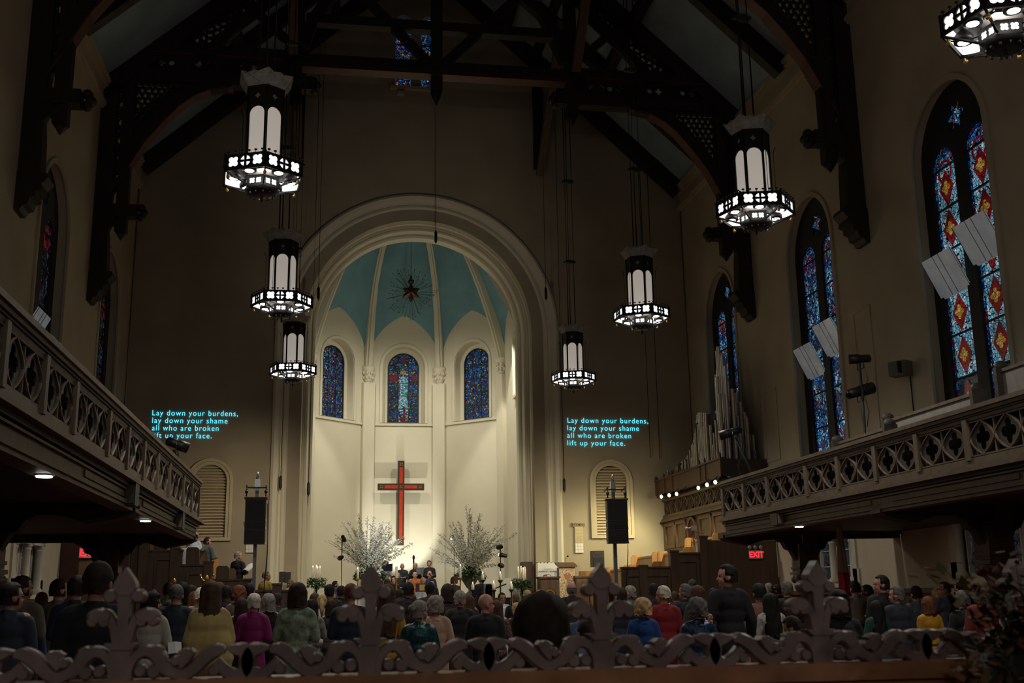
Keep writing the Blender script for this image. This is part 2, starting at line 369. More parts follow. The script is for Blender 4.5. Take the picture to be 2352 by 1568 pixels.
# arch mouldings
t=struct(MB().build('trim_1',plaster_w))
prof_sets=[('outer_moulding',[(4.95,38.0),(4.95,37.86),(4.86,37.80),(4.74,37.84),(4.70,37.93),(4.66,37.99),(4.60,38.0),(4.56,37.95),(4.48,37.93),(4.42,38.0)]),
 ('middle_moulding',[(4.42,38.0),(4.38,38.14),(4.33,38.12),(4.30,38.05),(4.22,38.05),(4.19,38.16),(4.19,38.36),(4.12,38.40),(4.08,38.33),(4.02,38.33),(3.99,38.42)]),
 ('inner_moulding',[(3.99,38.42),(3.97,38.62),(3.90,38.64),(3.87,38.56),(3.80,38.56),(3.77,38.66),(3.74,38.82),(3.68,38.80),(3.62,38.84),(3.62,39.3),(3.95,39.32)])]
NA=40
def archfr(i,p):
    r,y=p
    if i==0: return (NX-r,y,-.1)
    if i==NA+2: return (NX+r,y,-.1)
    a=PI*(i-1)/NA; return (NX-r*math.cos(a),y,10.8+r*math.sin(a))
for nm,pr in prof_sets:
    q=MB(); sweep(q,NA+3,pr,archfr); q.build(nm,plaster_w,t)
# side walls
WC=[27.35,20.3,34.5,13.2]; WR=1.48
def sidewall(X,sg,name):
    loops=[[(-3,-.2),(38.1,-.2),(38.1,16.6),(-3,16.6)]]
    for c in WC[:3]: loops.append(archloop(c,WR,4.6,10.7))
    for c in (27.35,20.3,13.2): loops.append(archloop(c,1.2,1.75,2.9,top=3.85))
    me=shape2d(loops,.3); mb=MB(); mb.mesh(me,f=lambda a,b,c:(X+sg*(.3+c),a,b)); return struct(mb.build(name,plaster))
sidewall(XR,1,'wall_right'); sidewall(XL,-1,'wall_left')
# outside dusk backing of each window is the glass itself; windows:
def big_window(n,X,sg,c,style,hopper):
    w=struct(MB().build('window_%d'%n,leadm)); f=lambda a,b,d:(X+sg*(.34+d),a,b)
    q=MB(); # hood moulding on the wall
    q.mesh(shape2d([archloop(c,WR+.05,4.6,10.7),archloop(c,WR-.06,4.7,10.7)],.03,.01),f=lambda a,b,d:(X-sg*.01+sg*d,a,b)); q.build('hood_moulding',plaster,w)
    lights=[(c+.66,.47),(c-.66,.47)]
    loops=[archloop(c,WR,4.6,10.7)]
    for lc,lw in lights: loops.append(archloop(lc,lw,4.85,10.5))
    loops.append(foil(c,11.45,.36,6)); 
    q=MB(); q.mesh(shape2d(loops,.06,.02),f=f); q.build('tracery_frame',mat('window_frame',(.018,.015,.014),.6),w)
    q=MB(); q.mesh(shape2d([foil(c,11.45,.36,6)],.005),f=f); q.build('oculus_pane',g_mix if style else g_border,w)
    for li,(lc,lw) in enumerate(lights):
        q=MB(); q.mesh(shape2d([archloop(lc,lw,4.85,10.5),archloop(lc,lw-.10,4.95,10.5)],.008),f=lambda a,b,d:f(a,b,d-.005)); q.build('border_strip',g_dusk if style==3 else g_border,w)
        z=4.95; k=0
        while z<10.4:
            z1=min(z+.93,10.5)
            q=MB(); q.mesh(shape2d([[(lc-lw+.1,z),(lc+lw-.1,z),(lc+lw-.1,z1),(lc-lw+.1,z1)]],.006),f=f)
            p=q.build('glass_panel',g_dark if (z<5.3 and style==2) else {0:g_pale,1:g_mix,2:g_pale,3:g_dusk}[style],w)
            q=MB(); q.bb(X+sg*.27,X+sg*.31,lc-lw,lc+lw,z1-.018,z1+.018); q.build('saddle_bar',leadm,w)
            if style==2:
                zc=(z+z1)/2; q=MB(); q.mesh(shape2d([[(lc,zc-.42),(lc+.27,zc),(lc,zc+.42),(lc-.27,zc)]],.008),f=lambda a,b,d:f(a,b,d-.02)); md=q.build('medallion',g_red,w)
                q=MB(); q.mesh(shape2d([foil(lc,zc,.16,4,24,0,.5)],.006),f=lambda a,b,d:f(a,b,d-.035)); q.build('quatrefoil',g_yel,md)
            else:
                zc=(z+z1)/2; q=MB(); q.mesh(shape2d([foil(lc,zc,.24,4,24,0,.5)],.006),f=lambda a,b,d:f(a,b,d-.02)); q.build('quatrefoil',{1:g_border,3:g_dusk}.get(style,g_mix),w)
            z=z1; k+=1
        q=MB(); q.mesh(shape2d([archloop(lc,lw-.1,10.5,10.5)[2:]],.006),f=f); q.build('glass_panel',g_dusk if style==3 else g_mix,w)
        q=MB(); q.mesh(shape2d([circ(lc,10.42,.27,20),circ(lc,10.42,.21,20)],.006),f=lambda a,b,d:f(a,b,d-.02)); q.build('roundel',g_red,w)
        if hopper:
            zb=hopper+ (0.35 if li else 0)
            q=MB(); x0=X+sg*.28; x1=X-sg*.12
            q.add([(x0,lc-lw-.1,zb+.12),(x0,lc+lw+.1,zb+.12),(x1,lc+lw+.1,zb+.95),(x1,lc-lw-.1,zb+.95)],[(0,1,2,3)])
            q.add([(x0+.02*sg,lc-lw-.1,zb+.12),(x0+.02*sg,lc+lw+.1,zb+.12),(x1+.02*sg,lc+lw+.1,zb+.97),(x1+.02*sg,lc-lw-.1,zb+.97)],[(0,1,2,3)])
            hp=q.build('vent_panel',mat('pale_glass',(.42,.43,.42),.12,nscale=2.5,namt=.5,emit=(.5,.55,.6),es=.12),w)  # the pane's own faint glow stands in for light it catches
            q=MB()
            for yy in(lc-lw-.1,lc-.1,lc+.12,lc+lw+.1): q.tube([(x0-.01*sg,yy,zb+.13),(x1-.01*sg,yy,zb+.96)],.008,4)
            q.build('lead_line',leadm,hp)
    q=MB(); q.bb(X+sg*.0,X+sg*.5,c-WR,c+WR,4.5,4.62); q.build('sill',plaster,w)
    return w
big_window(2,XR,1,27.35,1,7.15); big_window(3,XR,1,20.3,2,7.55); big_window(4,XR,1,34.5,1,None)
big_window(5,XL,-1,27.35,3,6.9); big_window(6,XL,-1,34.5,3,None)
# biforate windows under the galleries
def low_window(n,X,sg,c):
    w=struct(MB().build('window_%d'%n,leadm))
    f=lambda a,b,d:(X+sg*(.22+d),a,b)
    lo=[archloop(c,1.2,1.75,2.9,top=3.85)]
    for s in(-.6,.6): lo.append(archloop(c+s,.48,1.85,2.9,top=3.45))
    q=MB(); q.mesh(shape2d(lo,.05,.015),f=f); q.build('tracery_frame',stone_l,w)
    for s in(-.6,.6):
        q=MB(); q.mesh(shape2d([archloop(c+s,.48,1.85,2.9,top=3.45)],.006),f=lambda a,b,d:f(a,b,d+.03)); q.build('glass_panel',g_dark,w)
        for z in(2.2,2.6,3.0):
            q=MB(); q.bb(X+sg*.2,X+sg*.23,c+s-.48,c+s+.48,z-.012,z+.012); q.build('saddle_bar',stone_l,w)
    for s in(-1.12,0,1.12):
        q=MB(); q.lathe([(.13,1.75),(.13,1.87),(.09,1.92),(.085,2.75),(.10,2.77),(.10,2.8),(.085,2.82)],14,(X+sg*.02,c+s,0)); p=q.build('colonnette',stone_l,w)
        q=MB(); q.lathe([(.085,2.8),(.13,2.87),(.11,2.9),(.16,2.98)],14,(X+sg*.02,c+s,0)); q.box((X+sg*.02,c+s,3.01),(.34,.34,.06))
        for k in range(6): q.ell((X+sg*.02+.12*math.cos(k*PI/3),c+s+.12*math.sin(k*PI/3),2.92),(.04,.04,.045),6,5)
        q.build('capital',stone_l,p)
    q=MB()
    for s in(-.58,.58): q.mesh(shape2d([archloop(c+s,.60,2.9,2.95,top=3.62),archloop(c+s,.50,3.0,2.95,top=3.5)],.06,.02),f=lambda a,b,d:(X+sg*(d),a,b))
    q.build('arch_moulding',stone_l,w)
    q=MB(); q.bb(X-sg*.08,X+sg*.5,c-1.5,c+1.5,1.66,1.76); q.build('sill',stone_l,w)
    q=MB()
    for s in (-1,1): q.bb(X-sg*.05,X+sg*.04,c+s*1.28-.12,c+s*1.28+.12,1.76,3.0); q.bb(X-sg*.05,X+sg*.04,c+s*1.28-.22,c+s*1.28+.22,1.76,2.1)
    q.build('jamb_stone',stone_l,w)
low_window(7,XR,1,27.35); low_window(8,XR,1,20.3); low_window(9,XL,-1,27.35); low_window(10,XL,-1,20.3); low_window(11,XR,1,13.2)
for X,sg,nm in((XR,-1,'baseboard_right'),(XL,1,'baseboard_left')):
    q=MB(); q.bb(X,X+sg*.05,-3,31,0,1.5); q.bb(X,X+sg*.12,-3,31,1.5,1.6)
    for k in range(38): q.bb(X+sg*.05,X+sg*.07,-2.9+k*.88,-2.3+k*.88,.3,1.35)
    struct(q.build(nm,oak_mid))
# ceiling slopes, cornices, rafters
SL=(GZ-16.5)/HW
for sg,nm in((-1,'ceiling_left'),(1,'ceiling_right')):
    q=MB(); q.add([(NX+sg*(HW+.5),-3,16.5-.5*SL),(NX,-3,GZ),(NX,38.5,GZ),(NX+sg*(HW+.5),38.5,16.5-.5*SL)],[(0,1,2,3)])
    ce=struct(q.build('ceiling',ceilblue))
    for y,wd,dp in((37.75,.45,.55),(34.75,.3,.55),(27.85,.35,.6),(20.4,.35,.6),(13,.35,.6)):
        q=MB(); a=Vector((NX+sg*(HW-.1),y,16.25)); b=Vector((NX,y,GZ-.25)); q.bar(a,b,dp,wd,up=(0,1,0)); q.build('rafter',oak_dark,ce)
    for fr_ in(.36,.68):
        q=MB(); x=NX+sg*HW*(1-fr_); z=16.5+9*fr_-.35; q.bb(x-.15,x+.15,-3,38,z-.2,z+.2); q.build('purlin',oak_dark,ce)
    X=NX+sg*HW; s=-sg
    q=MB()
    for (d,z0,z1) in((.10,15.55,15.62),(.16,15.62,15.72),(.12,15.72,15.78),(.05,15.78,16.15),(.10,16.15,16.22),(.18,16.22,16.34),(.24,16.34,16.44)): q.bb(X,X+s*d,-3,38,z0,z1)
    struct(q.build('trim_2' if sg<0 else 'trim_3',plaster))
    q=MB(); q.tube([(X+s*.03,37.97,4),(X+s*.03,37.97,16)],.035,8); struct(q.build('trim_4' if sg<0 else 'trim_5',plaster))
# ------------------------------------------------------------------ apse
AC=[(NX-3.95,39.3),(NX-3.95,44.0),(NX-1.55,46.3),(NX+1.55,46.3),(NX+3.95,44.0),(NX+3.95,39.3)]
AP=Vector((NX,43.0,17.9)); ZC=11.1
def ribpt(ci,s):
    x,y=AC[ci]; th=math.acos(1-s) if s<1 else PI/2
    p={0:1.8,1:1.8,2:1.0,3:1.0,4:1.8,5:1.8}[ci]
    return Vector((x+(AP.x-x)*s,y+(AP.y-y)*s,ZC+(AP.z-ZC)*math.sin(th)**p))
walls=[]
for i in range(5):
    (x0,y0),(x1,y1)=AC[i],AC[i+1]; d=Vector((x1-x0,y1-y0,0)); L=d.length; d.normalize(); nn=Vector((d.y,-d.x,0)) # interior normal
    cen=Vector((NX,43,0)); 
    if nn.dot(cen-Vector((x0,y0,0)))<0: nn=-nn
    def tf(a,b,c,x0=x0,y0=y0,d=d,nn=nn): return Vector((x0,y0,0))+d*a-nn*c+Vector((0,0,b))
    h=L/2; top=13.4 if i in(1,2,3) else 13.0
    hd=archloop(h,h,ZC,ZC,top=top)[2:]
    lo=[[(0,-.2),(L,-.2)]+hd]
    ww=.66
    if i in(1,2,3): lo.append(archloop(h,ww+.22,8.75,11.15))
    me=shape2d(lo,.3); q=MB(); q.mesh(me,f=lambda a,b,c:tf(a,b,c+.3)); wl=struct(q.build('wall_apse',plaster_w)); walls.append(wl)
    # lower wall thicker below the sill with moulded ledge
    if i in(1,2,3):
        q=MB(); q.poly([(0.05,8.62),(L-.05,8.62),(L-.05,8.72),(.05,8.72)],-.07,.3,f=tf); q.build('ledge',plaster_w,wl)
        wn=struct(MB().build('window_%d'%(11+i),leadm))
        q=MB(); q.mesh(shape2d([archloop(h,ww+.24,8.75,11.15),archloop(h,ww,8.78,11.15)],.03,.01),f=lambda a,b,c:tf(a,b,c+.42)); q.build('reveal',plaster_w,wn)
        q=MB(); q.mesh(shape2d([archloop(h,ww+.34,8.75,11.15),archloop(h,ww+.24,8.75,11.15)],.03,.012),f=tf); q.build('arch_moulding',plaster_w,wn)
        q=MB(); q.mesh(shape2d([archloop(h,ww,8.78,11.15),archloop(h,ww-.06,8.84,11.15)],.03),f=lambda a,b,c:tf(a,b,c+.36)); q.build('frame',leadm,wn)
        rows=[8.84,9.4,9.96,10.5,11.05]
        for k in range(4):
            for s_,e_ in((-1,-.33),(-.33,.33),(.33,1)):
                a0=h+s_*(ww-.06);a1=h+e_*(ww-.06)
                q=MB(); q.poly([(a0,rows[k]),(a1,rows[k]),(a1,rows[k+1]),(a0,rows[k+1])],.37,.38,f=tf)
                g=g_deep if (i!=2 or s_!=-.33) else g_fig
                q.build('glass_panel',g,wn)
        q=MB(); q.mesh(shape2d([archloop(h,ww-.06,11.05,11.15)],.005),f=lambda a,b,c:tf(a,b,c+.38)); q.build('glass_panel',g_deep,wn)
        q=MB()
        for z in rows[1:]: q.poly([(h-ww,z-.014),(h+ww,z-.014),(h+ww,z+.014),(h-ww,z+.014)],.34,.38,f=tf)
        for s_ in(-.33,.33): q.poly([(h+s_*ww-.01,8.8),(h+s_*ww+.01,8.8),(h+s_*ww+.01,11.7),(h+s_*ww-.01,11.7)],.35,.38,f=tf)
        q.build('saddle_bar',leadm,wn)
        if i==2:
            for (a,z,w_,h_) in((h-.42,10.72,.36,.30),(h+.46,10.72,.24,.26),(h,11.5,.22,.26),(h-.02,8.95,.24,.16),(h+.05,9.25,.10,.5)):
                q=MB(); q.poly([(a-w_/2,z-h_/2),(a+w_/2,z-h_/2),(a+w_/2,z+h_/2),(a-w_/2,z+h_/2)],.355,.365,f=tf); q.build('red_pane',g_red,wn)
            q=MB(); q.mesh(shape2d([[(h-.2,9.3),(h+.2,9.3),(h+.16,10.2),(h+.2,10.6),(h+.09,10.8),(h-.09,10.8),(h-.2,10.6),(h-.14,10.2)]],.004),f=lambda a,b,c:tf(a,b,c+.36)); q.build('figure_robe',glassmat('glass_robe',[WH,LB,(.3,.5,.5),GR],16,.8,.07),wn)
            q=MB(); q.mesh(shape2d([circ(h,10.98,.12,14)],.004),f=lambda a,b,c:tf(a,b,c+.355)); q.build('figure_head',glassmat('glass_halo',[YE,(.5,.3,.2),YE],18,.6,.05),wn)
    # web of the vault
    q=MB(); NS=16;NT=8; vs=[]
    lun=hd; nh=len(hd)//2
    for side in(0,1):
        grid=[]
        for a in range(NS+1):
            s=a/NS
            R=ribpt(i if side==0 else i+1,s)
            # point on lunette half (spring->apex) then ridge to AP
            u_=min(1,s*1.6)
            half=hd[nh:][::-1] if side==0 else hd[:nh+1]
            k=u_*(len(half)-1); k0=int(min(k,len(half)-2)); tt=k-k0
            la=half[k0][0]*(1-tt)+half[k0+1][0]*tt; lb=half[k0][1]*(1-tt)+half[k0+1][1]*tt
            Lp=tf(la,lb,0)
            if s*1.6>1:
                r_=(s*1.6-1)/.6; apx=tf(h,top,0); Lp=apx.lerp(AP,r_); Lp.z=top+(AP.z-top)*math.sin(r_*PI/2)
            grid.append([Lp.lerp(R,b/NT)+Vector((0,0,.45*math.sin(PI*b/NT)*0)) for b in range(NT+1)])
        vs=[p for row in grid for p in row]; fs=[(a*(NT+1)+b,a*(NT+1)+b+1,(a+1)*(NT+1)+b+1,(a+1)*(NT+1)+b) for a in range(NS) for b in range(NT)]
        q.add(vs,fs,True)
    struct(q.build('ceiling',vaultblue))
# continuation of the vault towards the arch
q=MB(); g=[]
for k in range(17):
    a=PI*k/16
    g.append([Vector((NX-3.95*math.cos(a),39.25,10.9+3.95*math.sin(a))),AP.lerp(ribpt(0 if k<8 else 5,1),.0) if False else Vector((NX,39.3,17.9)) ])
vs=[p for r in g for p in r]; fs=[(2*k,2*k+1,2*k+3,2*k+2) for k in range(16)]; q.add(vs,fs)
struct(q.build('wall_over_arch',plaster_w))
for i in range(6):
    t=struct(MB().build('trim_%d'%(6+i),plaster_w)); _l=(['left rib of the blue vault beside the chancel arch','blue vault rib rising from the leftmost apse capital','blue vault rib left of the middle apse window','blue vault rib right of the middle apse window','blue vault rib rising from the rightmost apse capital','right rib of the blue vault beside the chancel arch'][i])
    pts=[ribpt(i,s/14) for s in range(15)]
    q=MB()
    for a,b in zip(pts[:-1],pts[1:]):
        rad=(Vector((NX,43,0))-Vector((a.x,a.y,0))).normalized(); tang=Vector((-rad.y,rad.x,0))
        q.bar(a+rad*.05,b+rad*.05,.28,.30,up=tang if abs((b-a).normalized().dot(tang))<.9 else (0,0,1))
    q.build('rib_band',plaster_w,t)
    q=MB()
    for a,b in zip(pts[:-1],pts[1:]):
        rad=(Vector((NX,43,0))-Vector((a.x,a.y,0))).normalized(); tang=Vector((-rad.y,rad.x,0))
        q.bar(a+rad*.2,b+rad*.2,.14,.14,up=tang)
    q.build('rib_roll',plaster_w,t)
for i in range(1,5):
    x,y=AC[i]; rad=(Vector((NX,42.5,0))-Vector((x,y,0))).normalized(); cx,cy=x+rad.x*.12,y+rad.y*.12
    t=thing('wall_shaft',['','tall pale shaft and leafy capital at the left edge of the apse','tall pale shaft left of the red cross','tall pale shaft right of the red cross','tall pale shaft and leafy capital at the right edge of the apse'][i],'column',(cx,cy,1.2))
    q=MB(); q.lathe([(.20,1.2),(.20,1.5),(.14,1.6),(.13,10.3),(.16,10.33),(.16,10.4),(.13,10.42)],14,(cx,cy,0)); q.build('shaft',plaster_w,t)
    q=MB(); q.box((x+rad.x*.02,y+rad.y*.02,5.8),(.5,.5,9.2),rz=math.atan2(rad.y,rad.x)); q.build('pilaster',plaster_w,t)
    q=MB(); q.lathe([(.13,10.42),(.16,10.55),(.17,10.7),(.22,10.85),(.24,10.95),(.27,11.0),(.27,11.1)],14,(cx,cy,0))
    for r_,z,n in((.18,10.62,8),(.23,10.82,8)):
        for k in range(n): a=2*PI*k/n+z; q.ell((cx+r_*math.cos(a),cy+r_*math.sin(a),z),(.06,.06,.08),6,5)
    q.build('capital',plaster_w,t)
# right chancel wall tracery panel
wl=walls[4]; XI=NX+3.95-.02
for (y0,y1,z0,z1,kind) in((39.75,40.55,4.3,8.6,0),(40.0,41.4,8.95,11.7,1)):
    q=MB(); c=(y0+y1)/2; wdt=(y1-y0)/2
    lo=[[(y0,z0),(y1,z0),(y1,z1),(y0,z1)]]
    if kind==0:
        lo.append(foil(c,z1-.42,.3,4)); 
        for s in(-.5,.5): lo.append(archloop(c+s*wdt,wdt*.36,z0+1.5,z1-1.15,top=z1-.9)); lo.append(circ(c+s*wdt,z0+1.15,.13,8)); lo.append([(c+s*wdt-.12,z0+.15),(c+s*wdt+.12,z0+.15),(c+s*wdt,z0+.8)])
    else: lo=[archloop(c,wdt,z0,z1-.7),archloop(c,wdt-.1,z0+.1,z1-.7)]
    q.mesh(shape2d(lo,.04,.01),f=lambda a,b,cc:(XI-.04+cc,a,b)); q.build('tracery_panel',plaster_w,wl)
#@@TRUSS
# ------------------------------------------------------------------ open timber trusses
def truss(y,lab):
    t=thing('roof_truss',lab,'truss',(NX,y,9.8))
    D=.45
    def U(sg,u,z): return Vector((NX+sg*u,y,z))
    def beam(nm,a,b,w_,d_,m_=oak_dark,par=t): q=MB(); q.bar(a,b,w_,d_,up=(0,1,0)); return q.build(nm,m_,par)
    for sg in(-1,1):
        fx=lambda a,b,c,sg=sg:(NX+sg*a,y+c,b)
        q=MB(); q.poly([(9.77,10.6),(9.30,10.6),(9.34,11.6),(9.40,12.2),(9.30,13.2),(9.35,16.4),(9.77,16.4)],-D/2,D/2,f=fx); q.build('wall_post',oak_dark,t)
        q=MB(); q.poly([(9.77,10.62),(9.16,10.62),(9.12,10.52),(9.22,10.40),(9.26,10.36),(9.24,10.24),(9.36,10.2),(9.36,10.08),(9.46,10.04),(9.5,9.9),(9.60,9.86),(9.66,9.75),(9.77,9.75)],-D/2-.05,D/2+.05,f=fx); q.build('corbel',oak_dark,t)
        # lower arm, carved tip, pendant
        beam('lower_arm',U(sg,9.7,12.48),U(sg,8.62,12.48),.36,.36)
        q=MB()
        for (du,dz) in((8.5,12.6),(8.42,12.45),(8.5,12.33)): q.ell(U(sg,du,dz),(.12,.16,.12),8,6)
        q.build('carved_boss',oak_dark,t)
        q=MB(); q.poly([(9.5,12.35),(9.02,12.35),(9.1,12.2),(9.16,12.22),(9.2,12.08),(9.3,12.06),(9.38,11.85),(9.45,11.5),(9.6,11.3)],-.16,.16,f=fx); q.build('bracket',oak_dark,t)
        q=MB(); q.bb(-.16,.16,-.16,.16,11.85,16.9,M=Matrix.Translation((NX+sg*9.03,y,0))); q.lathe([(.22,11.87),(.02,11.62)],4,(NX+sg*9.03,y,0),a0=PI/4); q.build('pendant_post',oak_dark,t)
        beam('brace',U(sg,9.55,12.75),U(sg,9.05,13.6),.14,.3); beam('brace',U(sg,9.52,12.72),U(sg,9.02,13.57),.03,.34,oak_red)
        # arched brace
        pts=[(8.93,13.75),(8.55,14.5),(8.10,15.15),(7.6,15.75),(7.2,16.1),(6.7,16.35),(6.1,16.46)]
        q=MB()
        for a,b in zip(pts[:-1],pts[1:]): q.bar(U(sg,a[0]+.16,a[1]+.12),U(sg,b[0]+.16,b[1]+.12),.36,.36,up=(0,1,0))
        ab=q.build('arched_brace',oak_dark,t)
        q=MB()
        for a,b in zip(pts[:-1],pts[1:]): q.bar(U(sg,*a),U(sg,*b),.04,.42,up=(0,1,0))
        q.build('red_chamfer',oak_red,ab)
        # hammer beam and upper chord
        beam('hammer_beam',U(sg,9.6,16.72),U(sg,3.75,16.72),.42,.42)
        q=MB()
        for (du,dz) in((3.72,16.85),(3.62,16.72),(3.72,16.56)): q.ell(U(sg,du,dz),(.12,.18,.13),8,6)
        q.build('carved_boss',oak_dark,t)
        beam('upper_chord',U(sg,9.2,17.6),U(sg,4.2,17.6),.3,.42)
        q=MB(); q.bar(U(sg,8.9,17.43),U(sg,7.2,17.43),.03,.46,up=(0,1,0)); q.bar(U(sg,6.6,17.43),U(sg,4.6,17.43),.03,.46,up=(0,1,0)); q.build('red_chamfer',oak_red,t)
        # fretwork: wall strip, band, spandrels
        def fret(outline,holes):
            me=shape2d([outline]+holes,.04); q=MB(); q.mesh(me,f=fx); return q.build('fretwork_panel',oak_dark,t)
        hs=[]
        z=13.5;k=0
        while z<16.2:
            if k%3==0: hs.append(foil(9.24,z,.10,4,16))
            else:
                s_=1 if k%2 else -1
                for dx,dz in((-.07,-.06),(.07,.06)): hs.append([(9.24+s_*dx+.05*math.cos(a)*(1.2),z+dz+.045*math.sin(a)) for a in(0,1.2,2.4,3.6,4.8)])
            z+=.19;k+=1
        fret([(9.40,13.1),(9.02,13.4),(9.02,16.5),(9.40,16.5)],hs)
        hs=[foil(u,17.19,.13,4,16) if i%2 else circ(u,17.19,.09,8) for i,u in enumerate([4.9,5.2,5.5,5.8,6.8,7.1,7.9,8.2,8.8])]
        fret([(4.3,16.93),(9.1,16.93),(9.1,17.45),(4.3,17.45)],hs)
        R2=random.Random(3)
        hs=[]
        for (u,z) in [(8.78-.185*i-(.09 if j%2 else 0),16.42-.165*j) for j in range(9) for i in range(9) if 16.42-.165*j>13.9+(8.95-(8.78-.185*i-(.09 if j%2 else 0)))*1.62+.28]: hs.append(foil(u,z,.082,R2.choice((3,4)),12,R2.random(),.5))
        for (u,z) in [][:0] and [(8.55,15.3),(8.6,15.65),(8.3,15.75),(8.62,16.0),(8.3,16.1),(8.0,16.12),(8.62,16.32),(8.32,16.4),(8.0,16.4),(7.7,16.36),(8.64,15.0)]: hs.append(foil(u,z,.12,4,16,R2.random()))
        fret([(8.9,14.4),(8.0,15.7),(7.2,16.4),(7.2,16.55),(8.9,16.55)],hs)
        hs=[]
        for i in range(20):
            u=8.35-i*.19; zt=16.5+(HW-u)*SL-.75
            z=17.98
            while z<zt-.08: 
                if z>17.98+ max(0,(6.6-u))*1.0-.05: hs.append(foil(u+R2.uniform(-.012,.012),z+(.09 if i%2 else 0),.088,R2.choice((3,4,2)),12,R2.random()*3,.5))
                z+=.2
        fret([(8.9,17.75),(6.6,17.75),(4.7,19.6),(4.7,20.6),(8.9,16.6+.9)],hs)
        # hammer post, principal rafter, inner brace
        q=MB(); q.bb(-.17,.17,-.2,.2,16.2,22.3,M=Matrix.Translation((NX+sg*4.25,y,0))); q.lathe([(.26,16.2),(.02,15.85)],4,(NX+sg*4.25,y,0),a0=PI/4); q.build('hammer_post',oak_dark,t)
        beam('principal_rafter',U(sg,9.75,16.2),U(sg,0,25.2),.55,.45)
        pts=[(4.05,18.0),(3.8,18.9),(3.3,19.7),(2.6,20.3),(1.9,20.7)]
        q=MB()
        for a,b in zip(pts[:-1],pts[1:]): q.bar(U(sg,*a),U(sg,*b),.32,.3,up=(0,1,0))
        q.build('arched_brace',oak_dark,t)
        beam('diagonal_brace',U(sg,.15,17.6),U(sg,3.3,20.9),.26,.26)
        beam('strut',U(sg,6.7,17.8),U(sg,4.4,20.4),.28,.3); beam('strut',U(sg,4.4,18.0),U(sg,6.3,19.8),.22,.26)
    beam('tie_beam',U(-1,4.3,17.47),U(1,4.3,17.47),.42,.42); 
    q=MB(); q.bar(U(-1,4.1,17.25),U(1,4.1,17.25),.03,.46,up=(0,1,0)); q.bar(U(-1,4.1,17.32),U(1,4.1,17.32),.03,.48,up=(0,1,0)); q.build('red_chamfer',oak_red,t)
    beam('collar_beam',U(-1,4.0,18.9),U(1,4.0,18.9),.3,.35); beam('collar_beam',U(-1,3.4,20.35),U(1,3.4,20.35),.3,.35)
    q=MB(); q.bb(-.17,.17,-.17,.17,16.75,24.9,M=Matrix.Translation((NX,y,0))); q.lathe([(.24,16.75),(.02,16.3)],4,(NX,y,0),a0=PI/4); q.build('king_post',oak_dark,t)
    return t
t2=truss(31.6,'dark openwork roof truss nearest the chancel, with king post and tie beam in view')
t1=dup(t2,(NX,24.15,9.8),0,'dark timber roof truss nearer the camera, cut off by the top of the picture')
# braces from the front wall posts to the truss
for sg in(-1,1):
    t=thing('wall_brace','dark timber post and slanting brace high on the front wall, '+('left' if sg<0 else 'right')+' side','timber',(NX+sg*4.35,37.7,17))
    x=NX+sg*4.35
    q=MB(); q.bb(x-.17,x+.17,37.55,37.9,16.9,22.2); q.build('post',oak_dark,t)
    q=MB(); q.bar((x,37.6,16.6),(x,33.2,20.4),.22,.26,up=(1,0,0)); q.build('brace',oak_mid,t)
    q=MB(); q.bar((x,31.3,17.6),(x,27.2,21.6),.24,.28,up=(1,0,0)); q.build('brace',oak_mid,t)
    q=MB(); q.bar((x,31.9,17.6),(x,35.5,21.2),.22,.26,up=(1,0,0)); q.build('brace',oak_mid,t)
    q=MB(); q.bar((x,37.8,21.5),(x,20,21.5),.3,.3,up=(1,0,0)); q.build('purlin',oak_dark,t)
